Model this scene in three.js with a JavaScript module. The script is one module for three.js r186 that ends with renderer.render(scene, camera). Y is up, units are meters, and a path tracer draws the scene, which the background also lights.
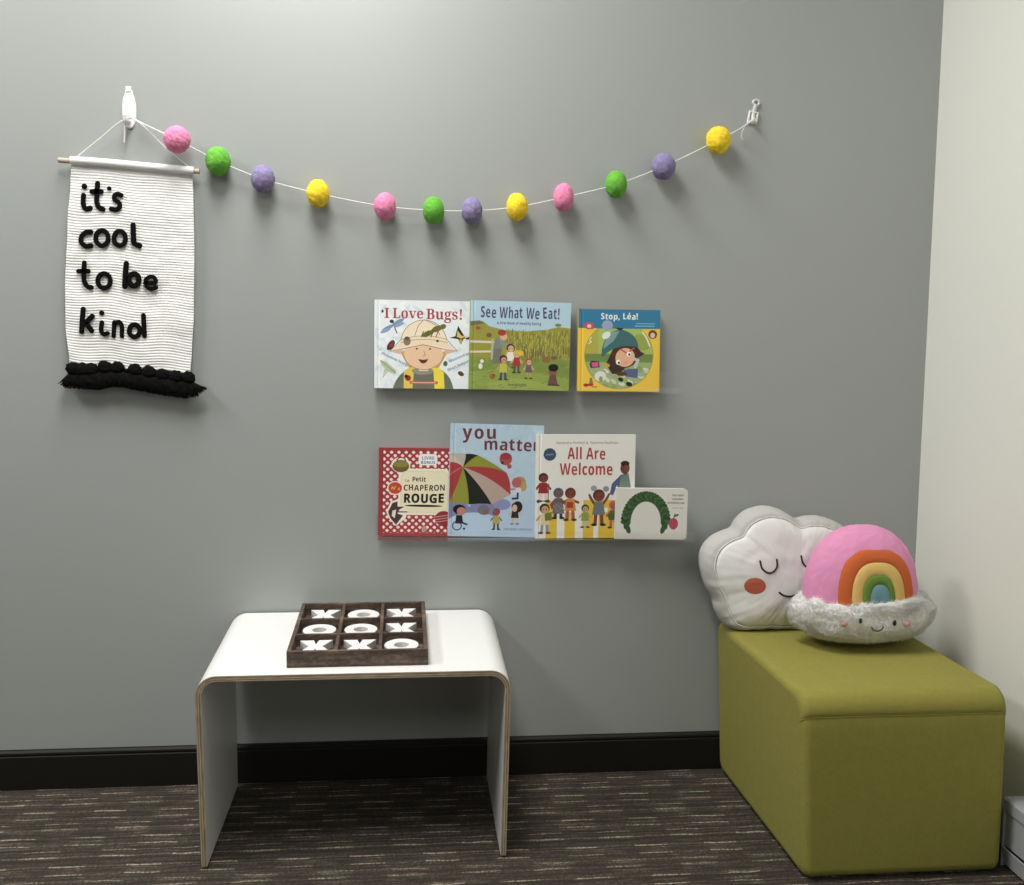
import * as THREE from 'three';
import { RectAreaLightUniformsLib } from 'three/addons/lights/RectAreaLightUniformsLib.js';
import { RoundedBoxGeometry } from 'three/addons/geometries/RoundedBoxGeometry.js';
import { mergeGeometries, mergeVertices } from 'three/addons/utils/BufferGeometryUtils.js';
import { ImprovedNoise } from 'three/addons/math/ImprovedNoise.js';

// ---------------------------------------------------------------- camera, lights, exposure
const scene = new THREE.Scene();
const renderer = new THREE.WebGLRenderer({ antialias: true });
renderer.toneMapping = THREE.LinearToneMapping;
renderer.toneMappingExposure = 1.95;
renderer.shadowMap.enabled = true;
scene.background = new THREE.Color(0x000000);

const V = (x, y, z) => new THREE.Vector3(x, y, z);
const FOCAL = 1043, YAW = 0.09977, PITCH = 0.10187, ROLL = 0.01087;
const EYE = V(-0.1848, 1.0753, 2.4695);
const look = V(Math.sin(YAW) * Math.cos(PITCH), -Math.sin(PITCH), -Math.cos(YAW) * Math.cos(PITCH));
const side0 = V(Math.cos(YAW), 0, Math.sin(YAW)), up0 = new THREE.Vector3().crossVectors(side0, look);
const sideV = side0.clone().multiplyScalar(Math.cos(ROLL)).addScaledVector(up0, Math.sin(ROLL));
const upV = up0.clone().multiplyScalar(Math.cos(ROLL)).addScaledVector(side0, -Math.sin(ROLL));
const camera = new THREE.PerspectiveCamera(2 * Math.atan(442.5 / FOCAL) * 180 / Math.PI, 1024 / 885, 0.05, 30);
camera.position.copy(EYE);
camera.quaternion.setFromRotationMatrix(new THREE.Matrix4().makeBasis(sideV, upV, look.clone().negate()));
scene.add(camera);

const CEIL = 2.7, XR = 1.0863, XL = -4.2, ZF = 7.2;
RectAreaLightUniformsLib.init();
const PANELS = [   // recessed ceiling panels: x, z, width, length, radiance
  [-0.5, 0.85, 0.58, 1.18, 10.4, 'above the white table'],
  [-2.3, 1.1, 0.58, 1.18, 11, 'towards the far side of the room'],
  [-0.4, 4.2, 0.58, 1.18, 7.5, 'over the middle of the room'],
];
const PANEL_COLOR = new THREE.Color().setRGB(1.0, 0.985, 0.955);

// pixel of the photograph -> point on a plane of the room
function rayOf(u, v) {
  return sideV.clone().multiplyScalar((u - 512) / FOCAL).addScaledVector(upV, -(v - 442.5) / FOCAL).add(look);
}
function W(u, v, z) { const d = rayOf(u, v); return EYE.clone().addScaledVector(d, (z - EYE.z) / d.z); }
function onY(u, v, y) { const d = rayOf(u, v); return EYE.clone().addScaledVector(d, (y - EYE.y) / d.y); }

// ---------------------------------------------------------------- helpers
let seed = 20240;
const rnd = () => { seed = (seed + 0x6d2b79f5) | 0; let t = Math.imul(seed ^ (seed >>> 15), 1 | seed); t = (t + Math.imul(t ^ (t >>> 7), 61 | t)) ^ t; return ((t ^ (t >>> 14)) >>> 0) / 4294967296; };
const perlin = new ImprovedNoise();
const nz = (x, y, z) => perlin.noise(x + 31.7, y + 17.3, z + 5.1);
const clamp = THREE.MathUtils.clamp, lerp = THREE.MathUtils.lerp, sstep = THREE.MathUtils.smoothstep;
function part(name, geo, mat, parent) {
  const m = new THREE.Mesh(geo, mat); m.name = name; m.castShadow = m.receiveShadow = true; parent.add(m); return m;
}
const used = {};
function numbered(name) { const n = used[name] ?? 0; used[name] = n + 1; return n ? name + '_' + String(n).padStart(3, '0') : name; }
function thing(name, label, category, pos, group) {
  const g = new THREE.Group(); g.name = numbered(name); if (pos) g.position.copy(pos);
  g.userData = { label, category }; if (group) g.userData.group = group; scene.add(g); return g;
}
function struct(name, geo, mat, parent) {
  const m = part(name, geo, mat, parent ?? scene); if (!parent) m.userData.kind = 'structure'; return m;
}
const box = (x0, x1, y0, y1, z0, z1) => new THREE.BoxGeometry(x1 - x0, y1 - y0, z1 - z0).translate((x0 + x1) / 2, (y0 + y1) / 2, (z0 + z1) / 2);
const rbox = (x0, x1, y0, y1, z0, z1, r, s = 2) => new RoundedBoxGeometry(x1 - x0, y1 - y0, z1 - z0, s, r).translate((x0 + x1) / 2, (y0 + y1) / 2, (z0 + z1) / 2);
const tube = (pts, r, n = 40, m = 8) => new THREE.TubeGeometry(new THREE.CatmullRomCurve3(pts), n, r, m, false);
function std(c, rough = 0.8, extra = {}) { return new THREE.MeshStandardMaterial({ color: c, roughness: rough, ...extra }); }
const lin = (r, g, b) => new THREE.Color().setRGB(r, g, b);
function grid(nu, nv, f, closeU = false) {   // f(i/nu, j/nv) -> Vector3 ; returns indexed geometry with uv
  const pos = [], uv = [], idx = [];
  for (let j = 0; j <= nv; j++) for (let i = 0; i <= nu; i++) { const p = f(i / nu, j / nv); pos.push(p.x, p.y, p.z); uv.push(i / nu, j / nv); }
  for (let j = 0; j < nv; j++) for (let i = 0; i < nu; i++) {
    const a = j * (nu + 1) + i, b = a + 1, c = a + nu + 1, d = c + 1; idx.push(a, b, d, a, d, c);
  }
  let g = new THREE.BufferGeometry();
  g.setAttribute('position', new THREE.Float32BufferAttribute(pos, 3)); g.setAttribute('uv', new THREE.Float32BufferAttribute(uv, 2)); g.setIndex(idx);
  if (closeU) { g.deleteAttribute('uv'); g = mergeVertices(g, 1e-6); }
  g.computeVertexNormals(); return g;
}
function dataTex(w, h, f, srgb, rx = 1, ry = 1) {   // f(u, v) -> [r,g,b] 0..255 ; tiles
  const d = new Uint8Array(w * h * 4);
  for (let y = 0; y < h; y++) for (let x = 0; x < w; x++) {
    const c = f(x / w, y / h, x, y), i = (y * w + x) * 4; d[i] = c[0]; d[i + 1] = c[1]; d[i + 2] = c[2]; d[i + 3] = 255;
  }
  const t = new THREE.DataTexture(d, w, h, THREE.RGBAFormat); t.wrapS = t.wrapT = THREE.RepeatWrapping;
  t.magFilter = THREE.LinearFilter; t.minFilter = THREE.LinearMipmapLinearFilter; t.generateMipmaps = true;
  if (srgb) t.colorSpace = THREE.SRGBColorSpace; t.repeat.set(rx, ry); t.needsUpdate = true; return t;
}
const hash2 = (x, y) => { let h = (x * 374761393 + y * 668265263) | 0; h = Math.imul(h ^ (h >>> 13), 1274126177); return ((h ^ (h >>> 16)) >>> 0) / 4294967296; };
function vnoise(x, y, px, py) {   // tiling value noise
  const xi = Math.floor(x), yi = Math.floor(y), fx = x - xi, fy = y - yi, sx = fx * fx * (3 - 2 * fx), sy = fy * fy * (3 - 2 * fy);
  const g = (a, b) => hash2(((a % px) + px) % px, ((b % py) + py) % py);
  return lerp(lerp(g(xi, yi), g(xi + 1, yi), sx), lerp(g(xi, yi + 1), g(xi + 1, yi + 1), sx), sy);
}
// uv in metres from a face's position
function planarUV(geo, a, b, s = 1) {
  const p = geo.attributes.position, uv = new Float32Array(p.count * 2);
  for (let i = 0; i < p.count; i++) { uv[2 * i] = p['get' + a](i) * s; uv[2 * i + 1] = p['get' + b](i) * s; }
  geo.setAttribute('uv', new THREE.BufferAttribute(uv, 2)); return geo;
}

// ---------------------------------------------------------------- the room
const wallBump = dataTex(512, 512, (u, v) => { const n = 128 + 60 * (vnoise(u * 160, v * 160, 160, 160) - 0.5) + 50 * (vnoise(u * 60, v * 60, 60, 60) - 0.5); return [n, n, n]; }, false, 1.6, 1.6);
const greyPaint = new THREE.MeshPhysicalMaterial({ color: lin(0.333, 0.354, 0.343), roughness: 0.36, ior: 1.8, bumpMap: wallBump, bumpScale: 0.0002 });
const creamPaint = std(lin(0.78, 0.785, 0.72), 0.6, { bumpMap: wallBump, bumpScale: 0.0004 });
const T = 0.12;
struct('wall_back', planarUV(box(XL - T, XR + T, -T, CEIL + T, -T, 0), 'X', 'Y'), greyPaint);
struct('wall_right', planarUV(box(XR, XR + T, -T, CEIL + T, 0, ZF), 'Z', 'Y'), creamPaint);
struct('wall_left', planarUV(box(XL - T, XL, -T, CEIL + T, 0, ZF), 'Z', 'Y'), greyPaint);
struct('wall_front', planarUV(box(XL - T, XR + T, -T, CEIL + T, ZF, ZF + T), 'X', 'Y'), greyPaint);
const ceilMat = std(lin(0.78, 0.77, 0.74), 0.9);
struct('ceiling', box(XL, XR, CEIL, CEIL + T, 0, ZF), ceilMat);

// carpet: looped rows parallel to the wall, light dashes in alternate columns
const rowNoise = (r, n) => hash2(r, n);
const carpetFn = (u, v, x, y) => {
  const X = u * 0.6, Z = v * 0.5;                          // metres in the tile
  const wob = (vnoise(u * 24, v * 20, 24, 20) - 0.5) * 0.0035;
  const Zw = Z + wob, row = Math.floor(Zw / 0.0042), rw = ((row % 119) + 119) % 119;
  const col = X + (vnoise(u * 9, v * 40, 9, 40) - 0.5) * 0.010 + (hash2(rw, 91) - 0.5) * 0.016;
  const cf = ((col % 0.6) + 0.6) % 0.6 / 0.075, ci = Math.floor(cf), zz = ((Zw % 0.125) + 0.125) % 0.125, fx = cf - ci;
  const even = ci % 2 === 0, fadeIn = sstep(fx, 0, 0.05) * (1 - sstep(fx, 0.95, 1));
  const lw = (c, w) => Math.max(Math.exp(-(((zz - c) / w) ** 2)), Math.exp(-(((zz - 0.125 - c) / w) ** 2)), Math.exp(-(((zz + 0.125 - c) / w) ** 2)));
  const streak = vnoise(u * 14 + hash2(rw, 3) * 14, rw, 14, 119);      // long yarn streaks along each row
  let b = 0.06 + 0.20 * hash2(rw, 7) * hash2(rw, 8) + 0.20 * streak * streak;
  b += 0.21 * (lw(0.012, 0.002) + lw(0.044, 0.002) + lw(0.071, 0.002) + lw(0.096, 0.003));
  b += fadeIn * (even ? 0.50 * lw(0.012, 0.0021) + 0.42 * lw(0.044, 0.0021) + 0.10 * lw(0.028, 0.003)
            : 0.34 * lw(0.071, 0.0021) + 0.28 * lw(0.096, 0.0040));
  b *= even === zz < 0.06 ? 1 : 0.86;
  b *= 0.5 + 1.0 * vnoise(u * 210, v * 119, 210, 119);
  b *= 0.88 + 0.24 * vnoise(u * 7, v * 6, 7, 6);
  return clamp(b, 0.03, 1);
};
const cA = [33, 28, 22], cB = [196, 180, 158];
const carpetMap = dataTex(1200, 1000, (u, v, x, y) => { const b = carpetFn(u, v, x, y); return [0, 1, 2].map((i) => lerp(cA[i], cB[i], b)); }, true, 1 / 0.6, 1 / 0.5);
const carpetBump = dataTex(1200, 1000, (u, v, x, y) => { const b = 0.5 + 0.35 * Math.sin(v * 0.5 / 0.0042 * Math.PI * 2) + 0.4 * (vnoise(u * 210, v * 119, 210, 119) - 0.5); const n = clamp(b, 0, 1) * 255; return [n, n, n]; }, false, 1 / 0.6, 1 / 0.5);
struct('floor', planarUV(box(XL, XR, -T, 0, 0, ZF), 'X', 'Z'), std(0xffffff, 0.98, { map: carpetMap, bumpMap: carpetBump, bumpScale: 0.0025 }));

// dark base moulding along the grey wall
{
  const s = new THREE.Shape([[0.0005, 0.0], [0.013, 0.0], [0.013, 0.079], [0.0115, 0.081], [0.0115, 0.0835], [0.0132, 0.0855], [0.0125, 0.0895], [0.008, 0.0935], [0.0005, 0.094]].map(([x, y]) => new THREE.Vector2(x, y)));
  const g = new THREE.ExtrudeGeometry(s, { depth: XR - XL - 0.002, bevelEnabled: false });
  g.rotateY(-Math.PI / 2); g.translate(XR - 0.001, 0.0005, 0);   // shape x -> +z, depth -> -x
  struct('baseboard_back', g, new THREE.MeshPhysicalMaterial({ color: lin(0.0095, 0.008, 0.0065), roughness: 0.55, specularIntensity: 0.5 }));
}

// ceiling panels (out of the frame): the light of the room
PANELS.forEach(([x, z, w, l, L, where], i) => {
  const g = thing('ceiling_light', 'recessed white ceiling light panel ' + where, 'ceiling light', V(x, CEIL, z));
  const fr = mergeGeometries([box(-w / 2 - 0.02, w / 2 + 0.02, -0.012, 0, -l / 2 - 0.02, -l / 2), box(-w / 2 - 0.02, w / 2 + 0.02, -0.012, 0, l / 2, l / 2 + 0.02), box(-w / 2 - 0.02, -w / 2, -0.012, 0, -l / 2, l / 2), box(w / 2, w / 2 + 0.02, -0.012, 0, -l / 2, l / 2)]);
  part('frame', fr, std(0xf2f2f0, 0.5), g);
  part('diffuser', box(-w / 2, w / 2, -0.006, 0, -l / 2, l / 2), std(0xffffff, 0.6, { emissive: PANEL_COLOR, emissiveIntensity: 1.2 }), g);
  const a = new THREE.RectAreaLight(PANEL_COLOR, L, w, l); a.name = 'panel_light'; a.position.set(0, -0.014, 0); a.rotation.x = -Math.PI / 2; a.castShadow = true; g.add(a);
});

// ---------------------------------------------------------------- bench table of bent plywood
const TZ1 = 0.419, TZ0 = 0.006, TYF = 0.4, TYR = 0.416;
const tableY = (z) => lerp(TYF, TYR, (TZ1 - z) / (TZ1 - TZ0));
const tableTilt = Math.atan2(TYR - TYF, TZ1 - TZ0);
function onTable(u, v, h) { let y = 0.405 + h, p; for (let i = 0; i < 8; i++) { p = onY(u, v, y); y = tableY(p.z) + h; } return p; }
{
  const X0 = -0.604, X1 = 0.0235, t = 0.0115, R = 0.042, SP = 0.006;
  const g = thing('bench_table', 'white bent plywood bench table with plywood edges against grey wall', 'table', V((X0 + X1) / 2, 0, (TZ0 + TZ1) / 2));
  const hw = (X1 - X0) / 2, y0 = 0.006;
  const prof = (off) => {          // from the left foot over the top to the right foot, off = distance inwards, height 1 = top
    const pts = [], r = R - off;
    pts.push([-hw + SP + off, 0]);
    for (let k = 1; k < 6; k++) pts.push([-hw + SP * (1 - k / 6) + off, (1 - R / 0.4) * k / 6]);
    for (let k = 0; k <= 12; k++) { const a = Math.PI - k / 12 * Math.PI / 2; pts.push([-hw + R + r * Math.cos(a), 1 - (R - r * Math.sin(a)) / 0.4]); }
    for (let k = 1; k < 10; k++) pts.push([lerp(-hw + R, hw - R, k / 10), 1 - off / 0.4]);
    for (let k = 0; k <= 12; k++) { const a = Math.PI / 2 - k / 12 * Math.PI / 2; pts.push([hw - R + r * Math.cos(a), 1 - (R - r * Math.sin(a)) / 0.4]); }
    for (let k = 5; k >= 1; k--) pts.push([hw - SP * (1 - k / 6) - off, (1 - R / 0.4) * k / 6]);
    pts.push([hw - SP - off, 0]); return pts;
  };
  const zm = (TZ0 + TZ1) / 2;
  const place = ([x, h], w) => { const zr = lerp(0.036, TZ0, h), z = lerp(zr, TZ1, w); return V(x, y0 + (tableY(z) - y0) * h, z - zm); };
  const O = prof(0), I = prof(t), n = O.length - 1;
  const pick = (P, s) => P[Math.round(s * n)];
  const flip = (geo) => { const ix = geo.index.array; for (let i = 0; i < ix.length; i += 3) { const q = ix[i]; ix[i] = ix[i + 1]; ix[i + 1] = q; } geo.computeVertexNormals(); return geo; };
  const white = std(lin(0.80, 0.80, 0.785), 0.32);
  part('outer_face', flip(grid(n, 4, (s, w) => place(pick(O, s), w))), white, g);
  part('inner_face', grid(n, 4, (s, w) => place(pick(I, s), w)), white, g);
  const plyTex = dataTex(512, 32, (u, v) => {
    const layer = Math.floor(v * 5), dark = layer % 2 === 1, nn = vnoise(u * 160, v * 8, 160, 8) - 0.5, q = vnoise(u * 30, v * 5, 30, 5) - 0.5;
    const c = dark ? [128, 110, 88] : [172, 156, 130]; return c.map((x) => clamp(x + nn * 34 + q * 26, 0, 255));
  }, true);
  const ply = std(0xffffff, 0.65, { map: plyTex });
  const edge = (w) => grid(n, 1, (s, k) => { const a = place(pick(O, s), w), b = place(pick(I, s), w); return a.lerp(b, k); });
  part('plywood_edge', edge(1), ply, g); part('plywood_edge', edge(0), ply, g);
  for (const sx of [-1, 1]) {
    part('foot_edge', box(sx > 0 ? hw - SP - t : -hw + SP, sx > 0 ? hw - SP : -hw + SP + t, 0.0055, 0.0065, 0.036 - zm, TZ1 - zm), ply, g);
    for (const z of [0.06, 0.40]) part('glide', new THREE.CylinderGeometry(0.0055, 0.0055, 0.006, 14).translate(sx * (hw - SP - t / 2), 0.003, z - zm), std(0x15130f, 0.6), g);
  }
}

// ---------------------------------------------------------------- tic-tac-toe tray and its pieces
{
  const woodTex = dataTex(512, 128, (u, v) => {
    const w = vnoise(u * 6, v * 40, 6, 40), f = vnoise(u * 40, v * 90, 40, 90), k = vnoise(u * 3, v * 6, 3, 6);
    const b = 0.45 + 0.5 * (w - 0.5) + 0.5 * (f - 0.5) + 0.3 * (k - 0.5);
    return [lerp(54, 132, b), lerp(43, 110, b), lerp(37, 95, b)].map((x) => clamp(x, 0, 255));
  }, true, 4, 4);
  const wood = std(0xffffff, 0.75, { map: woodTex });
  const HT = 0.034;
  const fl = onTable(285.5, 652, HT), fr = onTable(428, 649, HT), bl = onTable(304, 603, HT), br = onTable(424.5, 601, HT);
  const wd = (fr.x - fl.x) * 0.75 + (br.x - bl.x) * 0.25, dp = Math.min((fl.z + fr.z) / 2 - (bl.z + br.z) / 2, 0.36);
  const cz = (fl.z + fr.z) / 2 - dp / 2, cx = (fl.x + fr.x) / 2 * 0.75 + (bl.x + br.x) / 2 * 0.25;
  const yaw = Math.atan2(fl.z - fr.z, fr.x - fl.x) * 0.6;
  const base = V(cx, tableY(cz) + 0.0006, cz);
  const tray = thing('game_tray', 'dark weathered wooden game tray with nine compartments on white table', 'game tray', base);
  tray.rotation.set(tableTilt, yaw, 0, 'YXZ');
  const a = wd / 2, d = dp / 2, t = 0.0085;
  const uvx = (g) => planarUV(g, 'X', 'Y'), uvz = (g) => planarUV(g, 'Z', 'Y');
  part('tray_bottom', planarUV(box(-a + t, a - t, 0, 0.006, -d + t, d - t), 'X', 'Z'), wood, tray);
  part('side_board', uvx(rbox(-a, a, 0, HT, d - t, d, 0.0012)), wood, tray);
  part('side_board', uvx(rbox(-a, a, 0, HT, -d, -d + t, 0.0012)), wood, tray);
  part('side_board', uvz(rbox(-a, -a + t, 0, HT, -d + t, d - t, 0.0012)), wood, tray);
  part('side_board', uvz(rbox(a - t, a, 0, HT, -d + t, d - t, 0.0012)), wood, tray);
  const cw = (wd - 2 * t) / 3, cd = (dp - 2 * t) / 3, h = t * 0.4;
  for (const k of [-0.5, 0.5]) {
    part('divider', uvz(box(k * cw - h, k * cw + h, 0.006, HT - 0.0015, -d + t, d - t)), wood, tray);
    part('divider', uvx(box(-a + t, a - t, 0.006, HT - 0.002, k * cd - h, k * cd + h)), wood, tray);
  }
  const paint = std(lin(0.78, 0.775, 0.76), 0.5);
  const xs = 0.033, ys = Math.min(0.037, cd * 0.38), q = 0.0135;
  const xShape = new THREE.Shape([[-xs, ys], [-xs + 2 * q, ys], [0, 0.011], [xs - 2 * q, ys], [xs, ys], [q * 0.95, 0], [xs, -ys], [xs - 2 * q, -ys], [0, -0.011], [-xs + 2 * q, -ys], [-xs, -ys], [-q * 0.95, 0]].map(([x, y]) => new THREE.Vector2(x, y)));
  const oShape = new THREE.Shape().absellipse(0, 0, 0.035, ys * 1.02, 0, Math.PI * 2);
  oShape.holes.push(new THREE.Path().absellipse(0, 0, 0.0165, ys * 0.5, 0, Math.PI * 2, true));
  const ext = (s) => new THREE.ExtrudeGeometry(s, { depth: 0.015, bevelEnabled: true, bevelThickness: 0.001, bevelSize: 0.001, bevelSegments: 2, curveSegments: 40 }).rotateX(-Math.PI / 2).translate(0, 0.001, 0);
  const XG = ext(xShape), OG = ext(oShape);
  const where = [['the left back corner cell', 'the middle back cell', 'the right back corner cell'], ['the left middle cell', 'the centre cell', 'the right middle cell'], ['the left front corner cell', 'the middle front cell', 'the right front corner cell']];
  tray.updateMatrixWorld(true);
  ['XOX', 'OOX', 'XXO'].forEach((row, j) => [...row].forEach((ch, i) => {
    const p = V((i - 1) * cw + (rnd() - 0.5) * 0.004, 0.0064, (j - 1) * cd + (rnd() - 0.5) * 0.004).applyMatrix4(tray.matrixWorld);
    const m = part(numbered(ch === 'X' ? 'letter_x_piece' : 'letter_o_piece'), ch === 'X' ? XG : OG, paint, scene);
    m.position.copy(p); m.rotation.set(tableTilt, yaw + (rnd() - 0.5) * 0.1, 0, 'YXZ');
    m.userData = { label: 'white wooden letter ' + ch + ' piece in ' + where[j][i] + ' of the game tray', category: 'game piece', group: 'tic-tac-toe pieces in the tray' };
  }));
}

// ---------------------------------------------------------------- green upholstered bench
const OT = { x0: 0.594, x1: 1.007, z0: 0.018, z1: 0.565, top: 0.385, seam: 0.337, bot: 0.004 };
{
  const fab = dataTex(256, 256, (u, v) => { const n = 128 + 150 * (vnoise(u * 128, v * 128, 128, 128) - 0.5) + 40 * (vnoise(u * 20, v * 20, 20, 20) - 0.5); return [n, n, n]; }, false, 9, 9);
  const fabC = dataTex(256, 256, (u, v) => { const n = 0.97 + 0.09 * (vnoise(u * 100, v * 100, 100, 100) - 0.5) + 0.03 * (vnoise(u * 12, v * 12, 12, 12) - 0.5); return [145 * n, 139 * n, 63 * n]; }, true, 9, 9);
  const green = std(0xffffff, 0.95, { map: fabC, bumpMap: fab, bumpScale: 0.0005 });
  const cx = (OT.x0 + OT.x1) / 2, cz = (OT.z0 + OT.z1) / 2;
  const g = thing('upholstered_bench', 'olive green upholstered block bench in the corner under two plush pillows', 'bench', V(cx, 0, cz));
  // side view (z, y): ring of points from the front seam over the top and back under to the seam
  const arc = (zc, yc, r, a0, a1, n) => Array.from({ length: n + 1 }, (_, i) => { const a = lerp(a0, a1, i / n); return [zc + r * Math.cos(a), yc + r * Math.sin(a)]; });
  const seg = (p, q, n) => Array.from({ length: n }, (_, i) => [lerp(p[0], q[0], (i + 1) / (n + 1)), lerp(p[1], q[1], (i + 1) / (n + 1))]);
  const { z0, z1, top, bot, seam } = OT, RF = 0.040, RB = 0.022, RL = 0.022, H = Math.PI / 2;
  const topRing = [[z1 - 0.004, seam], [z1 - 0.0012, seam + 0.0012], ...arc(z1 - RF, top - RF, RF, 0, H, 12), ...seg([z1 - RF, top], [z0 + RB, top], 10), ...arc(z0 + RB, top - RB, RB, H, 2 * H, 6)];
  const lowRing = [[z0, top - RB], ...seg([z0, top - RB], [z0, bot + RL], 8), ...arc(z0 + RL, bot + RL, RL, 2 * H, 3 * H, 5), ...seg([z0 + RL, bot], [z1 - RL, bot], 6), ...arc(z1 - RL, bot + RL, RL, 3 * H, 4 * H, 6), ...seg([z1, bot + RL], [z1, seam - 0.001], 10), [z1 - 0.0012, seam - 0.0010], [z1 - 0.004, seam]];
  const mz = cz, my = (top + bot) / 2, hz = (z1 - z0) / 2, hy = (top - bot) / 2, RX = 0.017;
  const place = (x, [z, y], inset, sk = 1) => {
    const kz = (hz - inset) / hz * sk, ky = (hy - inset) / hy * sk, Z = mz + (z - mz) * kz, Y = my + (y - my) * ky;
    const s = (x - OT.x0) / (OT.x1 - OT.x0), puff = Math.sin(clamp(s, 0, 1) * Math.PI) * 0.003 * clamp((Y - 0.3) / 0.085, 0, 1) + 0.0016 * nz(x * 7, Y * 7, Z * 7);
    return V(x - cx - 0.018 * Y / top * (1 - 0.75 * clamp(s, 0, 1)) + 0.010 * (Z - mz) / hz * 0.5, Y + puff * clamp((Y - 0.02) / 0.05, 0, 1), Z - cz);
  };
  const xs = []; for (let i = 0; i <= 5; i++) { const a = i / 5 * H; xs.push([OT.x0 + RX * (1 - Math.sin(a)), RX * (1 - Math.cos(a))]); } xs.reverse();   // [x, inset]
  const cols = [...xs.slice().reverse().map(([x, q]) => [x, q]).sort((p, q) => p[0] - q[0])];
  const across = [...cols, ...Array.from({ length: 12 }, (_, i) => [lerp(OT.x0 + RX, OT.x1 - RX, (i + 1) / 13), 0]), ...cols.map(([x, q]) => [OT.x1 - (x - OT.x0), q]).reverse()];
  const n = across.length - 1, skin = (ring) => { const m = ring.length - 1, q = grid(n, m, (u, v) => { const [x, ins] = across[Math.round(u * n)]; return place(x, ring[Math.round(v * m)], ins); }); const P = q.attributes.position, U = q.attributes.uv; for (let i = 0; i < P.count; i++) U.setXY(i, P.getX(i), P.getY(i) - P.getZ(i)); return q; };
  part('top_panel', skin(topRing), green, g);
  part('front_panel', skin(lowRing), green, g);
  const whole = [...topRing, ...lowRing], cap = (x, ins, dir) => { const m = whole.length - 1, q = grid(m, 8, (u, v) => place(x, whole[Math.round(u * m)], ins, Math.max(0.001, dir > 0 ? v : 1 - v))); const P = q.attributes.position, U = q.attributes.uv; for (let i = 0; i < P.count; i++) U.setXY(i, P.getZ(i), P.getY(i)); return q; };
  part('side_panel', cap(OT.x0, RX, -1), green, g); part('side_panel', cap(OT.x1, RX, 1), green, g);
  part('seam', tube(across.map(([x, q]) => place(x, [z1 - 0.0016, seam + 0.0004], q)), 0.0013, 60, 6), green, g);
  for (const sx of [-1, 1]) for (const sz of [-1, 1]) part('foot', new THREE.CylinderGeometry(0.016, 0.014, 0.006, 20).translate(sx * 0.15 , 0.003, sz * (hz - 0.06)), std(0x0c0c0c, 0.6), g);
}

// ---------------------------------------------------------------- baseboard heater on the cream wall
{
  const xf = 1.032, z0 = 0.528, z1 = 2.2, h = 0.147, bk = XR - 0.001;
  const g = thing('baseboard_heater', 'grey metal baseboard heater along cream wall beside green bench', 'heater', V(XR - 0.03, 0, (z0 + z1) / 2));
  const met = std(lin(0.42, 0.44, 0.45), 0.38, { metalness: 0.15 });
  const X = XR - 0.03, Z = (z0 + z1) / 2, B = (a, b, c, d, e, f) => box(a - X, b - X, c, d, e - Z, f - Z);
  part('back_plate', B(bk - 0.004, bk, 0.004, h, z0, z1), met, g);
  const hood = new THREE.Shape([[bk, h], [xf + 0.004, h], [xf, h - 0.005], [xf, h - 0.027], [xf + 0.003, h - 0.027], [xf + 0.003, h - 0.006], [xf + 0.006, h - 0.003], [bk, h - 0.003]].map(([x, y]) => new THREE.Vector2(x - X, y)));
  part('hood', new THREE.ExtrudeGeometry(hood, { depth: z1 - z0, bevelEnabled: false }).translate(0, 0, z0 - Z), met, g);
  part('front_panel', B(xf + 0.004, xf + 0.007, 0.046, h - 0.024, z0 + 0.002, z1 - 0.002), met, g);
  part('damper', new THREE.BoxGeometry(0.003, 0.034, z1 - z0 - 0.004).rotateZ(0.10).translate(xf + 0.0035 - X, 0.024, 0), met, g);
  part('end_cap', B(xf + 0.001, bk - 0.0035, 0.0, h - 0.001, z0 - 0.003, z0), met, g);
  part('end_cap', B(xf + 0.001, bk - 0.0035, 0.0, h - 0.001, z1, z1 + 0.003), met, g);
  part('element', new THREE.CylinderGeometry(0.011, 0.011, z1 - z0 - 0.02, 16).rotateX(Math.PI / 2).translate(XR - 0.028 - X, 0.06, 0), std(lin(0.5, 0.3, 0.2), 0.4, { metalness: 0.8 }), g);
}
// ---------------------------------------------------------------- acrylic ledges and picture books
function canvasTex(w, h, draw) {
  const c = document.createElement('canvas'); c.width = w; c.height = h; const x = c.getContext('2d'); x.lineCap = x.lineJoin = 'round'; draw(x, w, h);
  const t = new THREE.CanvasTexture(c); t.colorSpace = THREE.SRGBColorSpace; t.anisotropy = 8; return t;
}
const ell = (x, cx, cy, rx, ry, fill, rot = 0) => { x.fillStyle = fill; x.beginPath(); x.ellipse(cx, cy, rx, ry, rot, 0, 7); x.fill(); };
const poly = (x, pts, fill) => { x.fillStyle = fill; x.beginPath(); pts.forEach(([a, b], i) => (i ? x.lineTo(a, b) : x.moveTo(a, b))); x.closePath(); x.fill(); };
const stroke = (x, pts, col, w) => { x.strokeStyle = col; x.lineWidth = w; x.beginPath(); pts.forEach(([a, b], i) => (i ? x.lineTo(a, b) : x.moveTo(a, b))); x.stroke(); };
function text(x, s, cx, cy, size, col, { w = 'bold', f = 'sans-serif', sx = 1, rot = 0, al = 'center', outline } = {}) {
  x.save(); x.translate(cx, cy); x.rotate(rot); x.scale(sx, 1); x.font = w + ' ' + size + 'px ' + f; x.textAlign = al; x.textBaseline = 'alphabetic';
  if (outline) { x.strokeStyle = outline[0]; x.lineWidth = outline[1]; x.strokeText(s, 0, 0); }
  x.fillStyle = col; x.fillText(s, 0, 0); x.restore();
}
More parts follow.
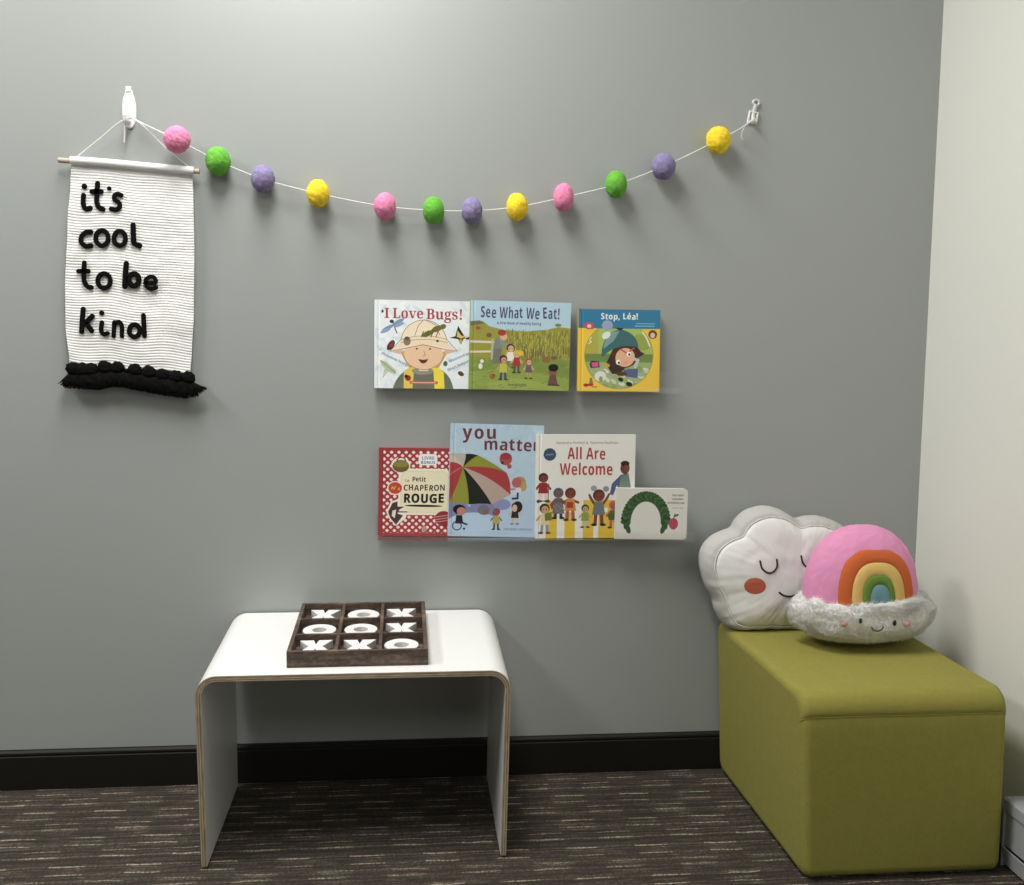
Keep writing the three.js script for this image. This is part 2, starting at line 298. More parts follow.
function hopText(x, s, cx, cy, size, col, o = {}) {   // hand lettered: each letter a little turned and shifted
  x.save(); x.font = 'bold ' + size + 'px ' + (o.f ?? 'sans-serif'); const sx = o.sx ?? 1, gap = o.gap ?? 0;
  const ws = [...s].map((c) => x.measureText(c).width * sx + gap), tot = ws.reduce((a, b) => a + b, 0); x.restore();
  let p = cx - tot / 2; [...s].forEach((c, i) => { const h = hash2(i * 7 + s.length, size | 0) - 0.5; text(x, c, p + ws[i] / 2, cy + h * size * (o.hop ?? 0.08), size, col, { f: o.f, sx, rot: h * (o.turn ?? 0.12), outline: o.outline }); p += ws[i]; });
}
function kid(x, cx, cy, s, { skin = '#a5694a', hair = '#2a1a14', top = '#a83232', legs = '#d8d8d8', shoe = '#333', arms = 0, cap }) {   // small standing figure, s = height
  const u = s / 10;
  stroke(x, [[cx - u * 0.8, cy + u * 6], [cx - u * 1.0, cy + u * 9.4]], legs, u * 1.0); stroke(x, [[cx + u * 0.8, cy + u * 6], [cx + u * 1.0, cy + u * 9.4]], legs, u * 1.0);
  ell(x, cx - u * 1.3, cy + u * 9.7, u * 0.9, u * 0.4, shoe); ell(x, cx + u * 1.3, cy + u * 9.7, u * 0.9, u * 0.4, shoe);
  stroke(x, [[cx - u * 1.3, cy + u * 3.6], [cx - u * 2.6, cy + u * (5.2 - arms * 3.6)]], skin, u * 0.75); stroke(x, [[cx + u * 1.3, cy + u * 3.6], [cx + u * 2.6, cy + u * (5.2 - arms * 3.6)]], skin, u * 0.75);
  poly(x, [[cx - u * 1.3, cy + u * 2.9], [cx + u * 1.3, cy + u * 2.9], [cx + u * 1.9, cy + u * 6.8], [cx - u * 1.9, cy + u * 6.8]], top);
  ell(x, cx, cy + u * 1.1, u * 1.75, u * 1.75, hair); ell(x, cx + u * 0.15, cy + u * 1.5, u * 1.3, u * 1.35, skin);
  if (cap) { x.fillStyle = cap; x.beginPath(); x.arc(cx, cy + u * 0.9, u * 1.8, Math.PI, 0); x.fill(); }
  ell(x, cx - u * 0.45, cy + u * 1.5, u * 0.17, u * 0.2, '#1a1210'); ell(x, cx + u * 0.65, cy + u * 1.5, u * 0.17, u * 0.2, '#1a1210');
}
const COVERS = {
  bugs(x, w, h) {   // 930 x 800
    x.fillStyle = '#e9eff2'; x.fillRect(0, 0, w, h);
    for (let i = 0; i < 90; i++) ell(x, hash2(i, 1) * w, hash2(i, 2) * h, 30 + 50 * hash2(i, 3), 18, ['#dfe9ee', '#f2f5f4', '#d7e3ea'][i % 3], hash2(i, 4) * 3);
    stroke(x, [[160, 190], [205, 300]], '#2b2f38', 9); ell(x, 120, 255, 62, 17, '#7f97b4', -0.5); ell(x, 215, 200, 62, 17, '#7f97b4', -0.5); ell(x, 100, 280, 50, 15, '#8ea6c0', -0.4); ell(x, 225, 225, 50, 14, '#8ea6c0', -0.4); ell(x, 157, 195, 20, 16, '#2f3a4a');
    ell(x, 150, 410, 28, 52, '#4a2a2c', 0.6); ell(x, 155, 405, 16, 34, '#8a3a38', 0.6);
    poly(x, [[770, 225], [745, 320], [690, 335], [770, 345], [800, 395], [820, 345], [880, 320], [930, 310], [930, 335], [850, 350]], '#2c281c'); poly(x, [[765, 265], [758, 325], [800, 340], [860, 322], [800, 312]], '#d9c26a'); ell(x, 795, 365, 14, 22, '#c9a648');
    poly(x, [[50, 545], [110, 560], [200, 640], [190, 675], [110, 640], [70, 700], [95, 620], [60, 580]], '#b8c6a4'); stroke(x, [[55, 548], [195, 660]], '#7d8c66', 7); stroke(x, [[120, 645], [80, 700]], '#93a283', 7);
    text(x, 'by', 52, 455, 22, '#5d6c86', { w: 'normal' }); text(x, 'Philemon Sturges', 60, 490, 33, '#5b6a88', { rot: 0.42, al: 'left', f: 'serif' });
    ell(x, 655, 570, 20, 24, '#55603f'); text(x, 'Illustrated by', 690, 560, 30, '#5b6a88', { rot: -0.4, al: 'left', f: 'serif' }); text(x, 'Shari Halpern', 680, 640, 33, '#5b6a88', { rot: -0.42, al: 'left', f: 'serif' });
    poly(x, [[740, 705], [820, 625], [845, 640], [790, 705]], '#f4f4f2'); ell(x, 800, 660, 30, 20, '#5b3a33', 0.5);
    x.fillStyle = '#6c7360'; x.beginPath(); x.moveTo(170, 800); x.quadraticCurveTo(210, 660, 330, 620); x.lineTo(600, 620); x.quadraticCurveTo(710, 670, 730, 800); x.fill();
    poly(x, [[270, 800], [270, 640], [330, 605], [400, 600], [365, 640], [350, 800]], '#e3c95a'); poly(x, [[555, 800], [545, 640], [500, 600], [590, 605], [640, 650], [650, 800]], '#f0dc46');
    ell(x, 445, 640, 100, 34, '#8e9382'); stroke(x, [[335, 745], [575, 745]], '#cf5a58', 26); stroke(x, [[345, 745], [565, 745]], '#e6aaa8', 9); ell(x, 310, 705, 26, 26, '#8d2e2e'); ell(x, 292, 690, 16, 16, '#2a2020');
    poly(x, [[405, 590], [500, 590], [495, 640], [410, 640]], '#eac8a2');
    for (let i = 0; i < 9; i++) { ell(x, 270 + i * 8, 480 + i * 14, 26, 20, '#d2a860'); ell(x, 640 - i * 8, 480 + i * 14, 26, 20, '#d2a860'); }
    ell(x, 452, 490, 180, 135, '#ecc8a4'); x.strokeStyle = '#8a6a50'; x.lineWidth = 4; x.beginPath(); x.ellipse(452, 490, 180, 135, 0, 0.1, Math.PI - 0.1); x.stroke();
    poly(x, [[140, 465], [250, 375], [660, 375], [765, 455], [640, 440], [450, 395], [260, 440]], '#f0e0c4'); stroke(x, [[140, 465], [260, 440], [450, 402], [640, 440], [765, 455]], '#8a6a50', 5); poly(x, [[140, 465], [260, 440], [240, 490]], '#dcb3a6'); poly(x, [[765, 455], [640, 440], [660, 485]], '#dcb3a6');
    x.fillStyle = '#f1e2c8'; x.beginPath(); x.moveTo(245, 360); x.bezierCurveTo(280, 130, 610, 110, 665, 350); x.quadraticCurveTo(460, 300, 245, 360); x.fill();
    x.fillStyle = '#efdcbc'; x.beginPath(); x.moveTo(245, 355); x.quadraticCurveTo(460, 290, 665, 350); x.lineTo(690, 425); x.quadraticCurveTo(450, 370, 225, 425); x.fill(); x.strokeStyle = '#a5805e'; x.lineWidth = 4; x.beginPath(); x.moveTo(245, 355); x.quadraticCurveTo(460, 290, 665, 350); x.stroke(); x.beginPath(); x.moveTo(238, 385); x.quadraticCurveTo(460, 322, 676, 382); x.stroke();
    stroke(x, [[450, 175], [400, 230], [370, 320]], '#8a6a50', 5); stroke(x, [[460, 175], [560, 220], [600, 310]], '#8a6a50', 5);
    x.strokeStyle = '#8a6a50'; x.lineWidth = 5; x.beginPath(); x.moveTo(245, 355); x.bezierCurveTo(280, 130, 610, 110, 665, 350); x.stroke(); stroke(x, [[140, 465], [245, 355]], '#8a6a50', 5); stroke(x, [[665, 350], [765, 455]], '#8a6a50', 5);
    for (const [a, b, c, d] of [[430, 300, 120, 24], [520, 255, 110, 26], [600, 235, 60, 22]]) ell(x, a + c / 2, b, c / 2, d, '#6b6c34', -0.4);
    for (const k of [0, 1, 2, 3]) stroke(x, [[450 + k * 45, 280], [430 + k * 45, 330]], '#4e5228', 8);
    ell(x, 298, 370, 34, 40, '#8b7a62'); ell(x, 298, 345, 20, 16, '#5b4c3d'); ell(x, 580, 365, 13, 10, '#3a2a22');
    ell(x, 390, 438, 9, 9, '#4a3528'); ell(x, 512, 438, 9, 9, '#4a3528'); stroke(x, [[455, 460], [470, 495], [445, 505]], '#a9805e', 6);
    x.fillStyle = '#6d2a2a'; x.beginPath(); x.moveTo(405, 530); x.quadraticCurveTo(450, 545, 495, 528); x.quadraticCurveTo(480, 575, 440, 570); x.quadraticCurveTo(415, 560, 405, 530); x.fill();
    text(x, 'I', 112, 165, 128, '#a83a3c', { f: 'serif' }); text(x, 'Love', 306, 165, 128, '#a83a3c', { f: 'serif', sx: 0.92 }); text(x, 'Bugs!', 645, 170, 132, '#a83a3c', { f: 'serif', sx: 0.95 }); ell(x, 72, 105, 10, 14, '#3a2420');
  },
  eat(x, w, h) {   // 950 x 800
    x.fillStyle = '#b3cfdd'; x.fillRect(0, 0, w, h);
    poly(x, [[0, 195], [120, 185], [180, 230], [330, 262], [520, 268], [720, 250], [830, 222], [950, 232], [950, 800], [0, 800]], '#98963f');
    poly(x, [[0, 500], [300, 540], [620, 500], [950, 520], [950, 800], [0, 800]], '#7f9146'); poly(x, [[0, 640], [400, 600], [950, 690], [950, 800], [0, 800]], '#8ea04c'); poly(x, [[180, 740], [460, 690], [900, 760], [900, 800], [180, 800]], '#9caa56');
    for (let i = 0; i < 520; i++) { const a = 330 + hash2(i, 1) * 620, b = 250 + hash2(i, 2) * 230; stroke(x, [[a, b], [a + (hash2(i, 5) - 0.5) * 20, b + 26 + 22 * hash2(i, 3)]], ['#b1a848', '#7b7f38', '#6d6a3e', '#c2b556', '#8b8b3c'][i % 5], 6); }
    for (let i = 0; i < 160; i++) { const a = hash2(i, 11) * 950, b = 520 + hash2(i, 12) * 270; stroke(x, [[a, b], [a + 26, b - 4]], ['#6f8440', '#95a652', '#87974a'][i % 3], 7); }
    for (let i = 0; i < 60; i++) { const a = 420 + hash2(i, 21) * 500, b = 400 + hash2(i, 22) * 90; stroke(x, [[a, b], [a, b + 44]], '#6a6046', 6); }
    poly(x, [[0, 190], [90, 180], [135, 205], [40, 225], [0, 228]], '#6d6a50'); ell(x, 80, 250, 55, 28, '#9a8f3c'); ell(x, 75, 248, 24, 14, '#a8485a'); ell(x, 180, 310, 26, 20, '#82503a'); ell(x, 830, 205, 30, 14, '#7a7a55');
    stroke(x, [[10, 370], [220, 372]], '#d8d2c2', 20); stroke(x, [[10, 462], [220, 455]], '#d8d2c2', 18); stroke(x, [[215, 350], [210, 520]], '#b7b2a0', 20);
    poly(x, [[245, 330], [320, 340], [300, 440], [290, 560], [215, 565], [225, 430]], '#7f8484'); poly(x, [[225, 430], [300, 430], [295, 560], [215, 565]], '#77766a'); stroke(x, [[290, 350], [310, 400], [370, 382]], '#8d9292', 26); ell(x, 318, 320, 36, 34, '#d8ac88'); ell(x, 300, 285, 38, 28, '#a83a2e');
    kid(x, 385, 395, 210, { skin: '#d8b090', hair: '#4a2e24', top: '#e8e4dc', legs: '#6f7a4a', shoe: '#50503a' }); kid(x, 445, 450, 195, { skin: '#d8ac88', hair: '#d4b23e', top: '#a83638', legs: '#585050' });
    ell(x, 480, 465, 28, 26, '#dcbc44'); kid(x, 320, 500, 210, { skin: '#c8967a', hair: '#241c22', top: '#bcbf4e', legs: '#454a66', shoe: '#343648' }); kid(x, 560, 520, 175, { skin: '#d8ac88', hair: '#b2442e', top: '#6b5f68', legs: '#b0a94e' });
    ell(x, 790, 620, 40, 44, '#8a5c48'); ell(x, 795, 590, 48, 34, '#1d181c'); poly(x, [[740, 590], [800, 575], [800, 602]], '#1d181c'); poly(x, [[760, 660], [820, 655], [840, 745], [745, 750]], '#6e4c48'); stroke(x, [[750, 745], [850, 748]], '#4c3b36', 14);
    ell(x, 105, 590, 20, 26, '#e6e2da'); ell(x, 118, 545, 17, 17, '#e6e2da'); ell(x, 220, 680, 26, 26, '#95682f'); ell(x, 235, 670, 12, 12, '#a83a2e'); ell(x, 725, 520, 42, 30, '#8a6a3a'); ell(x, 800, 500, 32, 16, '#7a5a3a');
    hopText(x, 'See What We Eat!', 470, 152, 138, '#453f66', { sx: 0.61, gap: 3, hop: 0.06 }); text(x, 'A First Book of Healthy Eating', 460, 210, 34, '#4c4a70', { sx: 0.86 }); text(x, 'Scot Ritchie', 455, 762, 30, '#3d4028', { f: 'serif' });
  },
  stop(x, w, h) {   // 600 x 600
    x.fillStyle = '#ebc546'; x.fillRect(0, 0, w, h); x.save(); x.beginPath(); x.ellipse(300, 335, 250, 245, 0, 0, 7); x.clip();
    x.fillStyle = '#a8bd62'; x.fillRect(0, 0, w, 345); x.fillStyle = '#6f8a48'; x.fillRect(0, 325, w, 90); x.fillStyle = '#9aae72'; x.fillRect(0, 385, w, 220); x.fillStyle = '#b3a94c'; x.fillRect(55, 145, 90, 180); ell(x, 460, 240, 80, 60, '#97a352');
    for (let i = 0; i < 46; i++) ell(x, 100 + hash2(i, 3) * 420, 430 + hash2(i, 4) * 140, 26, 14, ['#c9cab4', '#a3b08c', '#d6d6c6', '#8ba068'][i % 4], hash2(i, 9));
    stroke(x, [[470, 165], [500, 205], [525, 265]], '#e6e2cc', 12); stroke(x, [[98, 205], [80, 222], [96, 238], [78, 252]], '#e9e4d2', 7); x.restore();
    x.strokeStyle = '#9a9a3e'; x.lineWidth = 5; x.beginPath(); x.ellipse(300, 335, 250, 245, 0, 0, 7); x.stroke();
    x.fillStyle = '#337a9e'; x.fillRect(0, 0, w, 140);
    poly(x, [[205, 400], [255, 290], [330, 250], [430, 270], [480, 330], [440, 350], [300, 470], [320, 480], [250, 470]], '#3f2824'); ell(x, 340, 340, 95, 86, '#4a2c26'); poly(x, [[420, 290], [490, 320], [440, 335]], '#3f2824');
    ell(x, 345, 350, 72, 68, '#e3b18e', -0.5); stroke(x, [[310, 290], [360, 320], [410, 280]], '#b8563a', 10); ell(x, 372, 325, 17, 18, '#f4f0ea'); ell(x, 295, 385, 17, 19, '#f4f0ea'); ell(x, 376, 328, 8, 9, '#2a1c18'); ell(x, 300, 390, 8, 9, '#2a1c18'); ell(x, 348, 390, 20, 12, '#e59a92', -0.5);
    x.fillStyle = '#3f6a6a'; x.beginPath(); x.moveTo(175, 350); x.bezierCurveTo(160, 220, 250, 130, 330, 150); x.bezierCurveTo(400, 170, 440, 220, 440, 275); x.quadraticCurveTo(280, 240, 185, 345); x.fill(); x.fillStyle = '#7d9fa0'; x.beginPath(); x.moveTo(185, 290); x.bezierCurveTo(190, 200, 250, 150, 300, 160); x.lineTo(260, 230); x.fill(); ell(x, 205, 190, 34, 24, '#e4e6de', -0.6);
    ell(x, 212, 118, 40, 38, '#98a5bd'); poly(x, [[260, 135], [330, 135], [315, 155]], '#28282c');
    poly(x, [[330, 440], [440, 430], [440, 500], [350, 490]], '#54648a'); stroke(x, [[420, 420], [440, 370], [410, 360]], '#b9c4c2', 22); ell(x, 320, 470, 40, 16, '#5a3a2e'); ell(x, 315, 512, 20, 14, '#1f1c1c', 0.4); ell(x, 378, 545, 24, 16, '#1f1c1c', 0.3);
    poly(x, [[85, 400], [100, 375], [155, 380], [160, 425], [95, 430]], '#41353a'); poly(x, [[100, 390], [150, 385], [150, 420], [105, 422]], '#d0559a'); ell(x, 165, 490, 42, 38, '#dfe1d6'); ell(x, 170, 510, 14, 20, '#87a05c'); ell(x, 205, 410, 30, 16, '#c1a648');
    poly(x, [[40, 110], [65, 98], [110, 100], [112, 145], [70, 150], [45, 135]], '#c84f62'); ell(x, 80, 125, 16, 14, '#efc6c4'); ell(x, 545, 180, 32, 32, '#5a3a2c'); ell(x, 545, 186, 18, 20, '#e4bfa6'); poly(x, [[90, 500], [105, 500], [115, 550], [85, 550]], '#7a7a6a'); ell(x, 62, 555, 20, 12, '#b03030'); ell(x, 95, 552, 22, 10, '#b03030'); stroke(x, [[108, 568], [142, 568]], '#6a4a20', 6);
    hopText(x, 'Stop, Léa!', 300, 72, 62, '#eef2ee', { sx: 0.92, gap: 1 }); x.fillStyle = '#7fb6c6'; x.fillRect(420, 98, 140, 7); x.fillRect(412, 116, 146, 8);
  },
  rouge(x, w, h) {   // 700 x 750
    x.fillStyle = '#a23a3e'; x.fillRect(0, 0, w, h); x.save(); x.beginPath(); x.rect(30, 25, w, h - 50); x.clip();
    for (let j = -2; j < 28; j++) for (let i = -2; i < 26; i++) { const a = i * 58 + (j % 2 ? 29 : 0) + 40, b = j * 29 + 38; x.save(); x.translate(a, b); x.rotate(0.78); x.fillStyle = '#f0e4e0'; x.beginPath(); x.roundRect(-12, -12, 24, 24, 7); x.fill(); x.restore(); }
    x.restore(); stroke(x, [[30, 0], [30, h]], '#8f3034', 6);
    x.fillStyle = '#f3ecda'; x.beginPath(); x.roundRect(155, 175, 420, 395, 70); x.fill(); x.fillStyle = '#ebe2c2'; x.beginPath(); x.roundRect(168, 188, 394, 370, 62); x.fill(); x.strokeStyle = '#d3c69c'; x.lineWidth = 3; x.setLineDash([10, 7]); x.beginPath(); x.roundRect(180, 200, 370, 346, 56); x.stroke(); x.setLineDash([]);
    x.fillStyle = '#f0efea'; x.beginPath(); x.roundRect(312, 50, 150, 96, 26); x.fill(); text(x, 'LIVRE', 388, 98, 38, '#5a87b0'); text(x, 'BONUS', 388, 134, 34, '#4a7396');
    ell(x, 172, 145, 76, 66, '#f0e8de'); ell(x, 172, 155, 66, 52, '#6d6030'); ell(x, 172, 138, 60, 28, '#8f8440'); x.strokeStyle = '#5a4a28'; x.lineWidth = 9; x.beginPath(); x.arc(175, 115, 34, Math.PI, 0); x.stroke();
    ell(x, 130, 342, 64, 60, '#f0e2da'); ell(x, 130, 342, 54, 50, '#c04a3a'); stroke(x, [[100, 350], [108, 330], [120, 352], [132, 330]], '#d9b050', 9); ell(x, 160, 350, 9, 12, '#d9b050');
    poly(x, [[60, 545], [95, 460], [140, 440], [160, 450], [180, 520], [235, 530], [215, 600], [140, 665], [90, 610]], '#f0e8e0'); poly(x, [[75, 545], [110, 470], [150, 455], [150, 500], [205, 500], [165, 525], [150, 560], [195, 575], [140, 655], [95, 600]], '#4d3a36'); poly(x, [[110, 535], [140, 525], [130, 600], [105, 580]], '#e6ddd2'); stroke(x, [[160, 545], [225, 545]], '#6a4a40', 10);
    ell(x, 520, 600, 70, 64, '#8f3236'); for (const k of [0, 1, 2]) stroke(x, [[440, 590 + k * 22], [570, 568 + k * 22]], '#e0b8b4', 5); ell(x, 365, 690, 20, 26, '#b09a94');
    poly(x, [[560, 125], [640, 110], [640, 300], [545, 290]], '#e9d9cc'); poly(x, [[565, 140], [640, 125], [640, 175], [570, 180]], '#8f3236'); poly(x, [[556, 190], [600, 190], [600, 270], [552, 262]], '#df9a8e'); ell(x, 585, 225, 16, 22, '#d8c060');
    text(x, 'Le', 225, 290, 34, '#24201c', { w: 'normal' }); hopText(x, 'Petit', 318, 285, 56, '#24201c', { sx: 0.85 }); hopText(x, 'CHAPERON', 362, 362, 69, '#1a1614', { sx: 0.88, gap: 2 }); hopText(x, 'ROUGE', 358, 462, 104, '#141110', { sx: 0.9, gap: 3, turn: 0.07, outline: ['#141110', 4] });
    x.fillStyle = '#1a1614'; x.beginPath(); x.ellipse(358, 492, 150, 9, 0.01, 0, 7); x.fill();
  },
  matter(x, w, h) {   // 650 x 790
    x.fillStyle = '#b4cbda'; x.fillRect(0, 0, w, h);
    for (let i = 0; i < 160; i++) ell(x, hash2(i, 51) * w, hash2(i, 52) * h, 26, 12, ['#b9cedb', '#aec6d6', '#bccfe0'][i % 3], hash2(i, 53) * 3);
    poly(x, [[0, 545], [120, 560], [330, 545], [430, 520], [650, 560], [650, 790], [0, 790]], '#b2c6dc'); x.save(); x.beginPath(); x.rect(0, 0, 650, 790); x.clip();
    ell(x, 60, 610, 90, 70, '#8184ac'); ell(x, 250, 600, 110, 66, '#8184ac'); ell(x, 370, 560, 62, 40, '#8790ba'); ell(x, 180, 700, 190, 80, '#b4cbe0');
    const seg = [[0, '#a9403f'], [1, '#1f221f'], [2, '#b0a98c']];
    const C = [92, 305], P = [[-30, 340], [-20, 220], [40, 212], [105, 210], [200, 222], [385, 330], [425, 420], [435, 500], [300, 560], [140, 570], [10, 560], [-30, 440]];
    const col = ['#a9403f', '#cabfae', '#b9b1a2', '#22251f', '#939440', '#aa4242', '#b5a48f', '#b19c90', '#23261f', '#90913a', '#97983c', '#a5a098'];
    const arcs = [[[92, 305], [-40, 400], [-40, 280], '#a9403f'], [[92, 305], [-40, 280], [-20, 215], '#c8bcae'], [[92, 305], [-20, 215], [105, 212], '#b7b2a4'], [[92, 305], [105, 212], [200, 222], '#23261f'], [[92, 305], [200, 222], [395, 335], '#8f9038'], [[92, 305], [395, 335], [428, 490], '#a33f40'], [[92, 305], [428, 490], [300, 560], '#b5a096'], [[92, 305], [300, 560], [140, 565], '#21251f'], [[92, 305], [140, 565], [0, 555], '#90913a'], [[92, 305], [0, 555], [-60, 420], '#a33f40']];
    for (const [c, a, b, f] of arcs) { x.fillStyle = f; x.beginPath(); x.moveTo(...c); x.quadraticCurveTo((c[0] + a[0]) / 2 + 20, (c[1] + a[1]) / 2 - 40 + (a[1] > 500 ? 30 : 0), a[0], a[1]); x.quadraticCurveTo((a[0] + b[0]) / 2 + (a[0] > 300 ? 22 : 0), (a[1] + b[1]) / 2 - 12, b[0], b[1]); x.quadraticCurveTo((c[0] + b[0]) / 2 + 20, (c[1] + b[1]) / 2 - 40 + (b[1] > 500 ? 30 : 0), c[0], c[1]); x.fill(); }
    x.restore();
    ell(x, 388, 240, 44, 44, '#b04a50'); ell(x, 388, 222, 40, 24, '#9a3a44'); ell(x, 415, 292, 16, 16, '#b04a50'); ell(x, 365, 268, 9, 10, '#221c1c');
    ell(x, 490, 400, 44, 38, '#b08a5a'); ell(x, 515, 430, 26, 34, '#b59a62'); ell(x, 470, 405, 34, 36, '#b9605e'); poly(x, [[455, 440], [505, 445], [500, 490], [450, 485]], '#cdd5dc'); stroke(x, [[480, 480], [480, 515], [445, 518]], '#2f3848', 14); stroke(x, [[460, 450], [420, 452]], '#b9605e', 9);
    kid(x, 335, 600, 140, { skin: '#a05048', hair: '#5a3a30', top: '#a8a45c', legs: '#5a4a3e', cap: '#a04048' }); stroke(x, [[325, 620], [305, 565]], '#8a7a60', 6);
    kid(x, 465, 555, 145, { skin: '#d4b09a', hair: '#2c2220', top: '#2b2a2c', legs: '#cdb8ac', shoe: '#8a7a78' }); ell(x, 482, 575, 34, 40, '#2c2220'); ell(x, 462, 585, 18, 26, '#d4b09a');
    ell(x, 75, 600, 44, 34, '#1f1a1c'); ell(x, 90, 612, 32, 28, '#b98276'); poly(x, [[55, 640], [95, 640], [105, 700], [50, 700]], '#24232c'); x.strokeStyle = '#2a2c36'; x.lineWidth = 7; x.beginPath(); x.arc(62, 715, 30, 0, 7); x.stroke(); stroke(x, [[90, 690], [130, 705]], '#2a2a30', 12); ell(x, 112, 735, 8, 8, '#22252c'); ell(x, 245, 600, 44, 36, '#75707e'); ell(x, 262, 615, 18, 20, '#8a6258');
    hopText(x, 'you', 203, 104, 128, '#6b343c', { gap: 8, hop: 0.05 }); hopText(x, 'matter', 425, 180, 116, '#6b343c', { gap: 2, hop: 0.04, sx: 0.98 }); text(x, 'christian robinson', 490, 742, 25, '#5a6488', { w: 'normal' });
  },
  welcome(x, w, h) {   // 770 x 800
    x.fillStyle = '#e4e2dc'; x.fillRect(0, 0, w, h); x.fillStyle = '#dab93f';
    for (const [a, b, c] of [[80, 85, 515], [225, 80, 600], [370, 80, 505], [490, 85, 600], [560, 120, 505]]) x.fillRect(a, c, b, h - c); x.fillRect(370, 505, 250, 60);
    ell(x, 105, 155, 48, 48, '#3c4f66'); stroke(x, [[78, 160], [92, 152], [104, 160], [118, 150], [132, 156]], '#8d9aa8', 7);
    text(x, 'Alexandra Penfold', 262, 75, 27, '#6a6a6c', { w: 'normal' }); text(x, '&', 392, 75, 27, '#6a6a6c', { w: 'normal' }); text(x, 'Suzanne Kaufman', 525, 73, 27, '#6a6a6c', { w: 'normal' });
    hopText(x, 'All Are', 390, 192, 124, '#a8323a', { sx: 0.72, gap: 2, hop: 0.02, turn: 0.04 }); hopText(x, 'Welcome', 390, 312, 124, '#a8363a', { sx: 0.74, gap: 1, hop: 0.02, turn: 0.04 });
    kid(x, 58, 310, 210, { skin: '#7c4034', hair: '#3a2420', top: '#96302f', legs: '#e0c8c0' }); x.strokeStyle = '#4a4448'; x.lineWidth = 7; stroke(x, [[100, 380], [95, 510]], '#4a4448', 6); stroke(x, [[20, 512], [110, 512]], '#4a4448', 7); ell(x, 20, 515, 13, 13, '#4a4448'); ell(x, 95, 512, 13, 13, '#4a4448');
    kid(x, 175, 425, 225, { skin: '#7c5a50', hair: '#4a5870', top: '#655c66', legs: '#3a3040', shoe: '#1c1a1c' }); ell(x, 140, 540, 18, 36, '#8a3a44', 0.5); poly(x, [[138, 520], [212, 520], [222, 610], [130, 610]], '#6f6872'); for (let i = 0; i < 26; i++) ell(x, 138 + hash2(i, 71) * 76, 530 + hash2(i, 72) * 78, 4, 4, '#9c8e8c');
    kid(x, 268, 425, 240, { skin: '#7c4034', hair: '#5c2e24', top: '#c88a3c', legs: '#9a5a5a', arms: 0.3 }); poly(x, [[240, 520], [290, 520], [290, 565], [240, 565]], '#a83638');
    kid(x, 70, 545, 220, { skin: '#c09a70', hair: '#3a2c22', top: '#d9c6a0', legs: '#8a949c', shoe: '#5a4438' }); poly(x, [[70, 610], [125, 595], [125, 660], [75, 665]], '#6d7a34');
    kid(x, 385, 550, 170, { skin: '#c09a6c', hair: '#3a3024', top: '#8a9a4a', legs: '#b0bab4' });
    kid(x, 490, 440, 265, { skin: '#7c4034', hair: '#5a2c26', top: '#6f747a', legs: '#7c4034', shoe: '#20201f', arms: 1.0 }); ell(x, 450, 415, 24, 22, '#9a9c9c'); ell(x, 545, 420, 24, 22, '#8f9396'); stroke(x, [[535, 520], [570, 460]], '#7c4034', 16); stroke(x, [[448, 520], [415, 465]], '#7c4034', 15);
    poly(x, [[575, 460], [590, 380], [660, 310], [720, 300], [730, 430], [640, 430], [630, 390], [600, 470]], '#4f5a80'); poly(x, [[660, 320], [720, 305], [745, 440], [640, 440]], '#6f8272'); ell(x, 690, 260, 36, 46, '#6a3e30'); ell(x, 690, 225, 34, 22, '#2a1c18'); ell(x, 700, 262, 20, 28, '#7c4a38');
    kid(x, 605, 525, 200, { skin: '#a85a58', hair: '#c05a5e', top: '#5f6a38', legs: '#b05a72' }); ell(x, 605, 630, 44, 30, '#4f5a30');
  },
  leaves(x, w, h) {   // 720 x 500 : plain leaf wreath and berry in place of the known picture
    x.fillStyle = '#dcdad2'; x.fillRect(0, 0, w, h);
    const L = 26; for (let i = 0; i <= L; i++) { const a = Math.PI + i / L * Math.PI, cx = 305 + 175 * Math.cos(a), cy = 330 + 225 * Math.sin(a); for (let k = 0; k < 3; k++) { const r = a + (k - 1) * 1.1; ell(x, cx + 26 * Math.cos(r), cy + 26 * Math.sin(r), 52, 27, ['#2f5030', '#3c5f38', '#274529', '#466a3c'][(i + k) % 4], r); } }
    ell(x, 130, 400, 46, 24, '#35552f', 1.2); ell(x, 480, 400, 46, 24, '#35552f', 1.9); ell(x, 585, 345, 46, 56, '#b24a58'); stroke(x, [[585, 292], [596, 250]], '#4a3a30', 9); ell(x, 612, 262, 26, 11, '#466a3c', -0.4);
    text(x, 'THE VERY', 620, 75, 27, '#55534e'); text(x, 'HUNGRY', 620, 112, 27, '#55534e'); text(x, 'CATERPILLAR', 600, 149, 27, '#55534e'); text(x, 'by Eric Carle', 625, 196, 20, '#77746e', { w: 'normal' });
  },
};
const LED = { u: [W(374, 388.2, 0.03), W(660, 392.2, 0.03)], l: [W(379, 536.6, 0.03), W(686, 537.4, 0.03)] };
const ledgeY = (k, x) => { const [a, b] = LED[k]; return lerp(a.y, b.y, (x - a.x) / (b.x - a.x)); };
